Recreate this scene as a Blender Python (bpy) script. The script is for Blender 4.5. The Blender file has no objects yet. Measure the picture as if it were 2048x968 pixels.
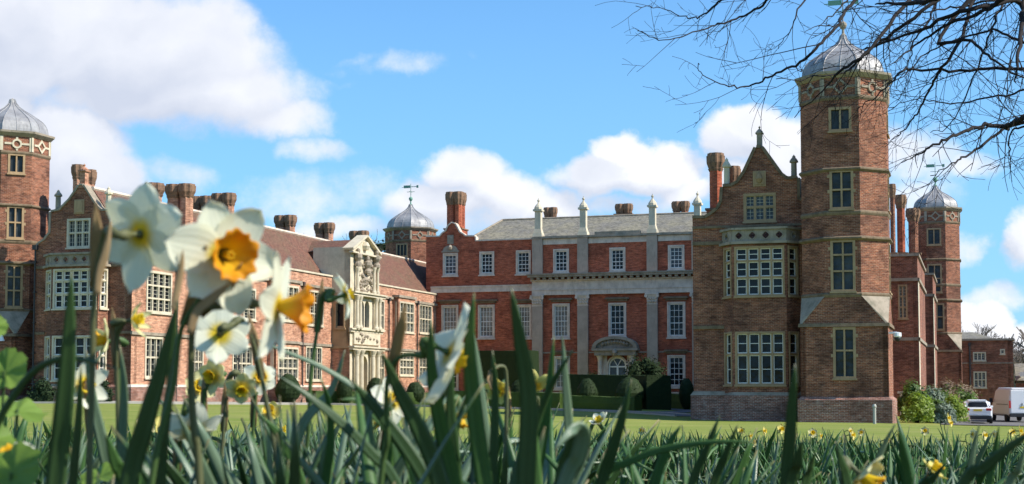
import bpy, math, random
from mathutils import Vector, Matrix, noise
from mathutils.geometry import tessellate_polygon
R = math.radians
PI = math.pi
random.seed(11)
sc = bpy.context.scene
COL = sc.collection

# ------------------------------------------------------------ camera
F = 2900.0                      # focal length in photo pixels (photo is 2048 x 968)
HOR, PPY = 775.0, 600.0         # horizon row, principal row
PITCH = math.atan((HOR-PPY)/F)
cam = bpy.data.cameras.new('camera')
camo = bpy.data.objects.new('camera', cam)
COL.objects.link(camo)
camo.location = (0, 0, 0)
camo.rotation_euler = (PI/2+PITCH, 0, 0)
cam.sensor_width = 36
cam.lens = 36*F/2048
cam.shift_y = (PPY-484)/2048
cam.clip_start = 0.05
cam.clip_end = 5000
cam.dof.use_dof = True
cam.dof.focus_distance = 12
cam.dof.aperture_fstop = 13
sc.camera = camo

# ------------------------------------------------------------ light
TH = math.atan(926/2900)        # the house is turned by this angle
CT, ST = math.cos(TH), math.sin(TH)
SUN_EL = R(41)
off = R(1.5)
sx, sy = CT*math.cos(off)+ST*math.sin(off), -ST*math.cos(off)+CT*math.sin(off)
SUNV = Vector((sx*math.cos(SUN_EL), sy*math.cos(SUN_EL), math.sin(SUN_EL)))
sl = bpy.data.lights.new('sun', 'SUN')
sl.energy = 5.0
sl.angle = R(0.53)
sl.color = (1.0, 0.94, 0.84)
so = bpy.data.objects.new('sun', sl)
COL.objects.link(so)
so.rotation_euler = SUNV.to_track_quat('Z', 'Y').to_euler()
so.location = SUNV*300

vs = sc.view_settings
vs.view_transform = 'Standard'; vs.look = 'None'; vs.gamma = 1; vs.exposure = 0.42
vs.use_curve_mapping = False

def ray(px, py):
    u, v = (px-1024)/F, (PPY-py)/F
    d = math.cos(PITCH)-v*math.sin(PITCH)
    return u/d, (math.sin(PITCH)+v*math.cos(PITCH))/d
def at(px, py, Y):
    a, b = ray(px, py)
    return Vector((a*Y, Y, b*Y))
def on_t(px, py, t):
    a, b = ray(px, py); Y = t/(a*ST+CT)
    return Y*(a*CT-ST), b*Y
def on_s(px, py, s):
    a, b = ray(px, py); Y = s/(a*CT-ST)
    return Y*(a*ST+CT), b*Y
def rect_t(x0, y0, x1, y1, t):
    xm, ym = (x0+x1)/2, (y0+y1)/2
    return on_t(x0, ym, t)[0], on_t(xm, y1, t)[1], on_t(x1, ym, t)[0], on_t(xm, y0, t)[1]
def rect_s(x0, y0, x1, y1, s):
    xm, ym = (x0+x1)/2, (y0+y1)/2
    return on_s(x0, ym, s)[0], on_s(xm, y1, s)[1], on_s(x1, ym, s)[0], on_s(xm, y0, s)[1]
def st2w(s, t, z=0):
    return Vector((s*CT+t*ST, -s*ST+t*CT, z))

# ------------------------------------------------------------ node helpers
class NT:
    def __init__(s, tree):
        s.t = tree; s.n = tree.nodes; s.l = tree.links
    def new(s, typ, **kw):
        n = s.n.new(typ)
        for k, v in kw.items():
            if k.startswith('_'): setattr(n, k[1:], v)
            else: s.put(n, k, v)
        return n
    def put(s, n, k, v):
        key = int(k[1:]) if k[0] == 'i' and k[1:].isdigit() else k.replace('__', ' ')
        sock = n.inputs[key]
        if isinstance(v, bpy.types.NodeSocket): s.l.new(v, sock)
        else: sock.default_value = v
    def math(s, op, a, b=0.0, c=None, clamp=False):
        n = s.n.new('ShaderNodeMath'); n.operation = op; n.use_clamp = clamp
        s.put(n, 'i0', a); s.put(n, 'i1', b)
        if c is not None: s.put(n, 'i2', c)
        return n.outputs[0]
    def vm(s, op, a, b=None, c=None):
        n = s.n.new('ShaderNodeVectorMath'); n.operation = op
        s.put(n, 'i0', a)
        if b is not None: s.put(n, 'i1', b)
        if c is not None: s.put(n, 'i2', c)
        return n.outputs['Value'] if op in ('LENGTH', 'DOT_PRODUCT') else n.outputs[0]
    def mix(s, f, a, b, typ='MIX'):
        n = s.n.new('ShaderNodeMix'); n.data_type = 'RGBA'; n.blend_type = typ
        s.put(n, 'i0', f); s.put(n, 'i6', a); s.put(n, 'i7', b)
        return n.outputs[2]
    def noise(s, vec, scale, detail=4, rough=.55, out='Fac'):
        n = s.n.new('ShaderNodeTexNoise')
        if vec is not None: s.l.new(vec, n.inputs['Vector'])
        n.inputs['Scale'].default_value = scale; n.inputs['Detail'].default_value = detail; n.inputs['Roughness'].default_value = rough
        return n.outputs[out]
    def mr(s, v, a, b, c=0.0, d=1.0, smooth=False):
        n = s.n.new('ShaderNodeMapRange'); n.interpolation_type = 'SMOOTHSTEP' if smooth else 'LINEAR'
        s.put(n, 'Value', v); s.put(n, 'From Min', a); s.put(n, 'From Max', b); s.put(n, 'To Min', c); s.put(n, 'To Max', d)
        return n.outputs[0]
def c4(c): return (c[0], c[1], c[2], 1)

# ------------------------------------------------------------ world
world = bpy.data.worlds.new('World'); sc.world = world; world.use_nodes = True
W = NT(world.node_tree); W.n.clear()
sky = W.new('ShaderNodeTexSky'); sky.sky_type = 'NISHITA'; sky.sun_disc = False
sky.sun_elevation = SUN_EL; sky.sun_rotation = math.atan2(SUNV.x, SUNV.y)
sky.altitude = 50; sky.air_density = 1.0; sky.dust_density = 0.5; sky.ozone_density = 1.6
tc = W.new('ShaderNodeTexCoord')
D = tc.outputs['Generated']
sp = W.new('ShaderNodeSeparateXYZ', Vector=D)
yy = W.math('MAXIMUM', sp.outputs[1], 0.05)
aa = W.math('DIVIDE', sp.outputs[0], yy); bb = W.math('DIVIDE', sp.outputs[2], yy)
cb = W.new('ShaderNodeCombineXYZ', X=aa, Y=bb)
P0 = cb.outputs[0]
nz = W.noise(P0, 9, 7, .58, 'Color')
P1 = W.vm('MULTIPLY_ADD', W.vm('SUBTRACT', nz, (.5, .5, .5)), (.085, .06, 0), P0)
# (px, py, rx, ry, weight)
BL = [(90, 40, 330, 130, 1.1), (300, 110, 260, 120, 1.1), (420, 190, 210, 90, .95), (560, 245, 100, 50, .8), (250, 200, 220, 70, .8), (440, 60, 90, 90, .8), (20, 120, 180, 110, 1),
      (80, 310, 200, 110, 1.25), (180, 370, 120, 90, 1.1), (20, 210, 70, 50, 1), (100, 440, 180, 70, .9),
      (610, 315, 70, 28, .5), (340, 360, 100, 36, .42), (620, 405, 160, 50, .42), (740, 380, 100, 40, .40), (690, 465, 120, 25, .6),
      (800, 130, 120, 22, .3), (720, 112, 40, 18, .26), (540, 160, 150, 14, .22),
      (930, 348, 92, 56, 1.1), (1010, 395, 110, 62, 1.1), (870, 415, 120, 55, .95), (1090, 420, 110, 50, .95), (960, 455, 200, 34, .6),
      (1230, 300, 62, 46, 1.2), (1290, 345, 100, 52, 1.2), (1200, 350, 75, 55, 1.05), (1350, 395, 66, 38, .85), (1150, 350, 55, 30, .55), (1270, 418, 140, 26, .55),
      (1490, 255, 100, 55, 1.25), (1560, 300, 90, 75, 1.25), (1440, 285, 75, 52, 1.15), (1620, 260, 90, 50, 1), (1510, 370, 130, 60, 1.1),
      (1900, 340, 110, 38, .62), (1820, 310, 80, 50, .6), (1830, 400, 90, 50, .5),
      (2060, 485, 50, 60, 1), (1940, 500, 50, 28, .66), (1990, 585, 90, 26, .55),
      (1970, 640, 60, 48, 1.3), (2040, 670, 60, 38, 1.1), (1930, 610, 40, 28, .9), (1860, 640, 80, 40, .8),
      (1690, 700, 500, 24, .35), (700, 640, 900, 40, .35)]
acc = None; acc2 = None
P2 = W.vm('ADD', P1, (.012, .016, 0))
for (px, py, rx, ry, w) in BL:
    a, b = ray(px, py)
    for k in (0, 1):
        dv = W.vm('MULTIPLY', W.vm('SUBTRACT', (P1, P2)[k], (a, b, 0)), (F/(rx*1.22), F/(ry*1.22), 0))
        f = W.math('MULTIPLY', W.math('SUBTRACT', 1.0, W.vm('DOT_PRODUCT', dv, dv)), w)
        if k == 0: acc = f if acc is None else W.math('SMOOTH_MAX', acc, f, .15)
        elif w > .9: acc2 = f if acc2 is None else W.math('MAXIMUM', acc2, f)
fine = W.noise(P0, 30, 6, .6)
field = W.math('ADD', acc, W.mr(fine, .3, .7, -.18, .18))
front = W.mr(sp.outputs[1], .3, .5)
gen = W.mr(W.noise(D, 2.2, 6, .55), .56, .72, 0, .7, True)     # plain scattered cloud over the rest of the sky
cover = W.mr(field, .05, .75, 0, .97, True)
cover = W.math('ADD', W.math('MULTIPLY', cover, front), W.math('MULTIPLY', gen, W.math('SUBTRACT', 1.0, front)))
cover = W.math('MULTIPLY', cover, W.mr(sp.outputs[2], -.02, .02))
lit = W.math('SUBTRACT', acc, acc2)                      # edge turned to the sun is brighter
shade = W.math('ADD', W.mr(lit, -.35, .3, 0, .75), W.math('MULTIPLY', W.math('SUBTRACT', W.noise(P1, 14, 5, .5), .5), 1.6))
leftg = W.mr(aa, -.3, -.05, -.18, .25)
shade = W.math('ADD', shade, leftg, 0.0, clamp=True)
skyc = W.vm('MULTIPLY', sky.outputs[0], (.72, 1.22, 1.62))
lowband = W.mr(sp.outputs[2], .0, .42, .62, .0, True)
skyc = W.mix(lowband, skyc, (2.3, 4.8, 7.6, 1))
ccol = W.mix(shade, (5.0, 5.4, 6.4, 1), (7.7, 7.8, 8.2, 1))
final = W.mix(cover, skyc, ccol)
bg = W.new('ShaderNodeBackground', Color=final, Strength=0.1)
wo = W.new('ShaderNodeOutputWorld'); W.l.new(bg.outputs[0], wo.inputs[0])

# ------------------------------------------------------------ materials
MATS = {}
def mat(name):
    m = bpy.data.materials.new(name); m.use_nodes = True
    MATS[name] = m
    T = NT(m.node_tree); T.n.clear()
    out = T.new('ShaderNodeOutputMaterial'); b = T.new('ShaderNodeBsdfPrincipled')
    T.l.new(b.outputs[0], out.inputs[0])
    T.out = out; T.b = b
    b.inputs['Specular IOR Level'].default_value = .25
    return m, T
def bump(T, h, strength=.3, dist=.02):
    n = T.new('ShaderNodeBump', Height=h, Strength=strength, Distance=dist)
    T.l.new(n.outputs[0], T.b.inputs['Normal'])
def brick_mat(name, c1, c2, mortar, dark, pale, hs=.8):
    m, T = mat(name)
    tc = T.new('ShaderNodeTexCoord'); uv = tc.outputs['UV']; ob = tc.outputs['Object']
    br = T.new('ShaderNodeTexBrick', Vector=uv, Color1=c4(c1), Color2=c4(c2), Mortar=c4(mortar), Scale=1.0)
    br.inputs['Mortar Size'].default_value = .009; br.inputs['Brick Width'].default_value = .24; br.inputs['Row Height'].default_value = .082
    br.inputs['Bias'].default_value = -.1
    n1 = T.noise(ob, .55, 6, .66); n2 = T.noise(ob, 2.3, 5, .7); n3 = T.noise(ob, 6, 5, .75)
    mps = T.new('ShaderNodeMapping', Vector=uv); mps.inputs['Scale'].default_value = (1.6, 7.5, 1)
    n5 = T.noise(mps.outputs[0], 1.0, 5, .75)
    n6 = T.noise(ob, 1.1, 3, .5)
    col = T.mix(T.mr(n1, .44, .62, 0, .65), br.outputs[0], c4(dark))
    col = T.mix(T.mr(n2, .55, .75, 0, .4), col, c4(pale))
    col = T.mix(T.mr(n3, .35, .65, 0, .35), col, T.mix(.5, c4(c2), c4(dark)))
    col = T.mix(hs*.5, col, T.mix(1.0, col, T.mix(T.mr(n3, .3, .7), (.3, .3, .3, 1), (1.7, 1.7, 1.7, 1)), 'MULTIPLY'))
    col = T.mix(1.0, col, T.mix(T.mr(n5, .34, .66), (.5, .47, .45, 1), (1.5, 1.5, 1.48, 1)), 'MULTIPLY')
    col = T.mix(T.mr(n6, .58, .66, 0, .45), col, T.mix(1.0, col, (.62, .55, .5, 1), 'MULTIPLY'))
    T.put(T.b, 'Base Color', col); T.b.inputs['Roughness'].default_value = .9
    bump(T, T.math('ADD', br.outputs[1], T.math('MULTIPLY', n3, -1.5)), .6, -.02)
    return m
brick_mat('brick_rubbed', (.52, .115, .05), (.35, .075, .038), (.40, .22, .14), (.22, .07, .042), (.36, .13, .08))
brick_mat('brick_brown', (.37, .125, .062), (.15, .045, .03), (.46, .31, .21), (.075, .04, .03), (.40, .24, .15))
brick_mat('brick_salmon', (.56, .265, .15), (.42, .175, .10), (.66, .50, .37), (.33, .16, .105), (.58, .38, .27))
brick_mat('brick_dull', (.33, .11, .06), (.20, .065, .04), (.38, .27, .2), (.11, .055, .04), (.34, .2, .14))
brick_mat('brick_plinth', (.34, .12, .07), (.26, .13, .09), (.56, .48, .42), (.13, .06, .045), (.66, .60, .54))
def stone_mat(name, base, stain, amt=.6, scale=1.6):
    m, T = mat(name)
    tc = T.new('ShaderNodeTexCoord'); ob = tc.outputs['Object']
    n1 = T.noise(ob, scale, 6, .65)
    mp = T.new('ShaderNodeMapping', Vector=ob); mp.inputs['Scale'].default_value = (6, 6, .9)
    n2 = T.noise(mp.outputs[0], 1.3, 5, .6)
    n3 = T.noise(ob, 14, 3, .6)
    col = T.mix(T.mr(n1, .42, .66, 0, amt), c4(base), c4(stain))
    col = T.mix(T.mr(n2, .55, .75, 0, amt*.8), col, c4(tuple(k*.6 for k in stain)))
    col = T.mix(T.mr(n3, .3, .7, 0, .25), col, c4(tuple(min(1, k*1.2) for k in base)))
    T.put(T.b, 'Base Color', col); T.b.inputs['Roughness'].default_value = .85
    bump(T, n3, .3, .02)
    return m
stone_mat('stone_cream', (.60, .52, .38), (.34, .29, .2), .55)
stone_mat('stone_gold', (.40, .27, .15), (.21, .14, .08), .6)
stone_mat('stone_grey', (.35, .285, .215), (.13, .12, .08), .75)
stone_mat('stone_pale', (.66, .54, .43), (.33, .26, .2), .65)
stone_mat('stone_moss', (.21, .15, .095), (.08, .06, .035), .8, 3)
stone_mat('render_grey', (.44, .335, .25), (.26, .205, .155), .7, .8)
stone_mat('chimney_band', (.26, .15, .09), (.08, .055, .04), .8, 5)
def simple(name, col, rough=.6, spec=.3, metal=0, nscale=0, namt=.2):
    m, T = mat(name)
    if nscale:
        tc = T.new('ShaderNodeTexCoord')
        n = T.noise(tc.outputs['Object'], nscale, 4, .6)
        T.put(T.b, 'Base Color', T.mix(n, c4(tuple(k*(1-namt) for k in col)), c4(tuple(min(1, k*(1+namt)) for k in col))))
    else: T.b.inputs['Base Color'].default_value = c4(col)
    T.b.inputs['Roughness'].default_value = rough; T.b.inputs['Specular IOR Level'].default_value = spec; T.b.inputs['Metallic'].default_value = metal
    return m
simple('white_paint', (.80, .76, .69), .5, .3, 0, 8, .06)
simple('cream_paint', (.62, .57, .45), .6, .3, 0, 5, .12)
simple('lead_pipe', (.05, .045, .045), .6)
simple('iron_dark', (.03, .035, .03), .5)
simple('verdigris', (.16, .32, .24), .6)
simple('car_white', (.80, .80, .80), .25, .5)
simple('van_grey', (.60, .58, .56), .35, .5)
simple('rubber', (.02, .02, .02), .8)
simple('rim_metal', (.45, .45, .46), .3, .5, .7)
simple('black_plastic', (.03, .03, .032), .5)
simple('tail_red', (.45, .01, .01), .2, .6)
simple('plate_yellow', (.65, .48, .04), .5)
simple('post_grey', (.42, .40, .34), .7, .3, 0, 30, .2)
simple('camera_white', (.8, .8, .8), .3)
simple('kerb', (.33, .31, .27), .8, .2, 0, 4, .25)
simple('soil', (.05, .035, .022), .95, .1, 0, 20, .4)
def glass_mat(name, base, rough=.06, wob=.12):
    m, T = mat(name)
    tc = T.new('ShaderNodeTexCoord'); n = T.noise(tc.outputs['Object'], 2.5, 2, .5)
    T.put(T.b, 'Base Color', T.mix(T.mr(T.noise(tc.outputs['Object'], .9, 3, .6), .4, .65), c4(base), c4(tuple(min(1, k*1.9+.01) for k in base))))
    T.b.inputs['Roughness'].default_value = rough; T.b.inputs['Specular IOR Level'].default_value = .2
    bump(T, n, wob, .2)
glass_mat('pane_dark', (.008, .009, .011))
glass_mat('pane_mid', (.05, .055, .062))
glass_mat('pane_blind', (.17, .15, .125), .3)
glass_mat('pane_lattice', (.03, .034, .036), .2, .3)
m, T = mat('tile_roof')
tc = T.new('ShaderNodeTexCoord'); uv = tc.outputs['UV']
br = T.new('ShaderNodeTexBrick', Vector=uv, Color1=(.22, .095, .06, 1), Color2=(.12, .058, .042, 1), Mortar=(.06, .03, .025, 1), Scale=1)
br.inputs['Mortar Size'].default_value = .012; br.inputs['Brick Width'].default_value = .18; br.inputs['Row Height'].default_value = .12; br.inputs['Bias'].default_value = 0
n1 = T.noise(tc.outputs['Object'], .7, 6, .65); n2 = T.noise(tc.outputs['Object'], 5, 4, .7)
col = T.mix(T.mr(n1, .45, .65, 0, .7), br.outputs[0], (.12, .085, .05, 1))
col = T.mix(T.mr(n2, .45, .7, 0, .6), col, (.28, .16, .11, 1))
T.put(T.b, 'Base Color', col); T.b.inputs['Roughness'].default_value = .9
bump(T, T.math('ADD', br.outputs[1], n2), .5, -.02)
m, T = mat('slate_roof')
tc = T.new('ShaderNodeTexCoord')
br = T.new('ShaderNodeTexBrick', Vector=tc.outputs['UV'], Color1=(.27, .245, .20, 1), Color2=(.19, .175, .15, 1), Mortar=(.1, .1, .1, 1), Scale=1)
br.inputs['Mortar Size'].default_value = .01; br.inputs['Brick Width'].default_value = .3; br.inputs['Row Height'].default_value = .22
n1 = T.noise(tc.outputs['Object'], .6, 7, .68); n2 = T.noise(tc.outputs['Object'], 3, 5, .7)
col = T.mix(T.mr(n1, .4, .62, 0, .7), br.outputs[0], (.33, .29, .19, 1))
col = T.mix(T.mr(n2, .45, .62, 0, .75), col, (.11, .10, .07, 1))
T.put(T.b, 'Base Color', col); T.b.inputs['Roughness'].default_value = .8
bump(T, T.math('ADD', br.outputs[1], n2), .4, -.02)
m, T = mat('lead_dome')
tc = T.new('ShaderNodeTexCoord')
n1 = T.noise(tc.outputs['Object'], 1.4, 6, .6)
mp = T.new('ShaderNodeMapping', Vector=tc.outputs['Object']); mp.inputs['Scale'].default_value = (5, 5, .6)
n2 = T.noise(mp.outputs[0], 1.5, 5, .6)
col = T.mix(T.mr(n1, .35, .65), (.25, .24, .24, 1), (.40, .385, .37, 1))
col = T.mix(T.mr(n2, .5, .75, 0, .6), col, (.20, .19, .19, 1))
T.put(T.b, 'Base Color', col); T.put(T.b, 'Roughness', T.mr(n2, .3, .7, .45, .7)); T.b.inputs['Metallic'].default_value = .25
bump(T, n1, .2, .05)
def leafy(name, a, b, trans=.3, rough=.5, scale=6, spec=.35, stripe=False):
    m, T = mat(name)
    tc = T.new('ShaderNodeTexCoord'); geo = T.new('ShaderNodeNewGeometry'); oi = T.new('ShaderNodeObjectInfo')
    n = T.noise(tc.outputs['Object'], scale, 4, .6)
    f = T.math('ADD', T.math('MULTIPLY', n, .6), T.math('MULTIPLY', geo.outputs['Random Per Island'], .6))
    f = T.math('ADD', f, T.math('MULTIPLY', T.math('SUBTRACT', oi.outputs['Random'], .5), .3), clamp=True)
    col = T.mix(f, c4(a), c4(b))
    if stripe:
        s = T.new('ShaderNodeSeparateXYZ', Vector=tc.outputs['UV'])
        st = T.math('SINE', T.math('MULTIPLY', s.outputs[0], 60.0))
        col = T.mix(T.mr(st, -1, 1, 0, .22), col, c4(tuple(k*1.5+.01 for k in b)))
        col = T.mix(T.mr(T.math('ADD', s.outputs[1], T.math('MULTIPLY', n, .12)), 1.02, 1.07, 0, .8), col, (.30, .22, .10, 1))
        mid = T.math('ABSOLUTE', T.math('SUBTRACT', s.outputs[0], .5))
        col = T.mix(T.mr(mid, 0, .12, .35, 0), col, c4((a[0]*.7, a[1]*.8, a[2]*.6)))
        bump(T, st, .15, .001)
    T.put(T.b, 'Base Color', col); T.b.inputs['Roughness'].default_value = rough; T.b.inputs['Specular IOR Level'].default_value = spec
    if trans:
        tr = T.new('ShaderNodeBsdfTranslucent', Color=T.mix(.5, col, T.mix(1, col, (1.5, 1.9, .6, 1), 'MULTIPLY')))
        ms = T.new('ShaderNodeMixShader', Fac=trans)
        T.l.new(T.b.outputs[0], ms.inputs[1]); T.l.new(tr.outputs[0], ms.inputs[2]); T.l.new(ms.outputs[0], T.out.inputs[0])
    return m
leafy('leaf_blade', (.028, .085, .020), (.08, .165, .042), .25, .42, 9, .38, True)
leafy('leaf_blade_dark', (.020, .052, .014), (.05, .10, .03), .2, .36, 9, .5, True)
leafy('leaf_blade_grey', (.09, .15, .085), (.18, .25, .15), .25, .36, 9, .5, True)
leafy('stem_green', (.045, .085, .025), (.09, .15, .04), .12, .5, 20)
leafy('stem_olive', (.07, .085, .03), (.13, .13, .055), .1, .6, 20)
leafy('spathe_brown', (.25, .15, .07), (.44, .31, .17), .25, .8, 60, .1)
leafy('mallow_green', (.08, .16, .02), (.2, .29, .05), .25, .55, 25, .3)
leafy('yew_dark', (.009, .020, .008), (.028, .048, .015), .05, .7, 3, .15)
leafy('box_green', (.03, .06, .012), (.075, .12, .025), .15, .6, 3, .2)
leafy('shrub_green', (.05, .10, .02), (.13, .2, .035), .3, .5, 2)
leafy('shrub_lime', (.13, .2, .02), (.26, .33, .04), .35, .5, 2)
leafy('shrub_grey', (.10, .14, .09), (.2, .24, .17), .2, .6, 2)
leafy('shrub_pink', (.16, .10, .07), (.26, .19, .12), .2, .7, 2)
def bark(name, a, b, scale=8):
    m, T = mat(name)
    tc = T.new('ShaderNodeTexCoord'); n = T.noise(tc.outputs['Object'], scale, 5, .7)
    T.put(T.b, 'Base Color', T.mix(n, c4(a), c4(b))); T.b.inputs['Roughness'].default_value = .9
    bump(T, n, .5, .02)
bark('bark_dark', (.010, .008, .008), (.032, .025, .023))
bark('bark_far', (.13, .10, .085), (.22, .18, .155), 1)
def petal_mat(name, white, mid, rmid, trans=.42, rad=.014):
    m, T = mat(name)
    tc = T.new('ShaderNodeTexCoord'); ob = tc.outputs['Object']
    r = T.vm('LENGTH', ob); n = T.noise(ob, 90, 3, .6)
    s = T.new('ShaderNodeSeparateXYZ', Vector=tc.outputs['UV'])
    vein = T.math('SINE', T.math('MULTIPLY', s.outputs[0], 44.0))
    f = T.mr(T.math('ADD', r, T.math('MULTIPLY', T.math('SUBTRACT', n, .5), .008)), rad*.45, rad*1.25, 1, 0, True)
    col = T.mix(f, c4(white), c4(mid))
    col = T.mix(T.mr(vein, .2, 1, 0, .10), col, c4(rmid))
    T.put(T.b, 'Base Color', col); T.b.inputs['Roughness'].default_value = .5
    bump(T, vein, .12, .0008)
    tr = T.new('ShaderNodeBsdfTranslucent', Color=col); ms = T.new('ShaderNodeMixShader', Fac=trans)
    T.l.new(T.b.outputs[0], ms.inputs[1]); T.l.new(tr.outputs[0], ms.inputs[2]); T.l.new(ms.outputs[0], T.out.inputs[0])
petal_mat('petal_white', (.86, .85, .70), (.82, .66, .03), (.66, .68, .50), .5)
petal_mat('petal_cream', (.80, .76, .42), (.78, .62, .08), (.72, .66, .32))
petal_mat('petal_yellow', (.82, .74, .26), (.80, .64, .08), (.76, .64, .2))
def cup_mat(name, a, b, L):
    m, T = mat(name)
    tc = T.new('ShaderNodeTexCoord'); ob = tc.outputs['Object']
    s = T.new('ShaderNodeSeparateXYZ', Vector=ob); n = T.noise(ob, 160, 3, .6)
    f = T.mr(T.math('ADD', s.outputs[2], T.math('MULTIPLY', T.math('SUBTRACT', n, .5), .008)), L*.35, L*1.05, 0, 1, True)
    col = T.mix(f, c4(a), c4(b))
    T.put(T.b, 'Base Color', col); T.b.inputs['Roughness'].default_value = .5
    tr = T.new('ShaderNodeBsdfTranslucent', Color=col); ms = T.new('ShaderNodeMixShader', Fac=.4)
    T.l.new(T.b.outputs[0], ms.inputs[1]); T.l.new(tr.outputs[0], ms.inputs[2]); T.l.new(ms.outputs[0], T.out.inputs[0])
cup_mat('cup_orange', (.78, .50, .025), (.76, .32, .01), .024)
simple('throat_dark', (.20, .115, .015), .7)
cup_mat('cup_yellow', (.80, .62, .03), (.80, .50, .02), .02)
# ground
m, T = mat('lawn')
tc = T.new('ShaderNodeTexCoord'); ob = tc.outputs['Object']
n1 = T.noise(ob, .16, 5, .6); n2 = T.noise(ob, 2.5, 5, .7); n3 = T.noise(ob, 28, 3, .7)
mp = T.new('ShaderNodeMapping', Vector=ob); mp.inputs['Scale'].default_value = (.35, 1.6, 1)
n4 = T.noise(mp.outputs[0], .6, 4, .6)
col = T.mix(T.mr(n1, .35, .65), (.17, .22, .035, 1), (.28, .29, .07, 1))
col = T.mix(T.mr(n2, .4, .7, 0, .5), col, (.16, .21, .035, 1))
col = T.mix(T.mr(n4, .5, .62, 0, .7), col, (.31, .29, .10, 1))
col = T.mix(T.mr(n3, .35, .7, 0, .35), col, (.14, .18, .03, 1))
T.put(T.b, 'Base Color', col); T.b.inputs['Roughness'].default_value = .9; T.b.inputs['Specular IOR Level'].default_value = .1
bump(T, n3, .6, .03)
m, T = mat('asphalt')
tc = T.new('ShaderNodeTexCoord'); ob = tc.outputs['Object']
n1 = T.noise(ob, .5, 5, .6); n2 = T.noise(ob, 30, 3, .7)
T.put(T.b, 'Base Color', T.mix(T.math('MULTIPLY', T.math('ADD', n1, n2), .5), (.10, .095, .09, 1), (.19, .18, .165, 1)))
T.b.inputs['Roughness'].default_value = .9; bump(T, n2, .4, .01)

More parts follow.
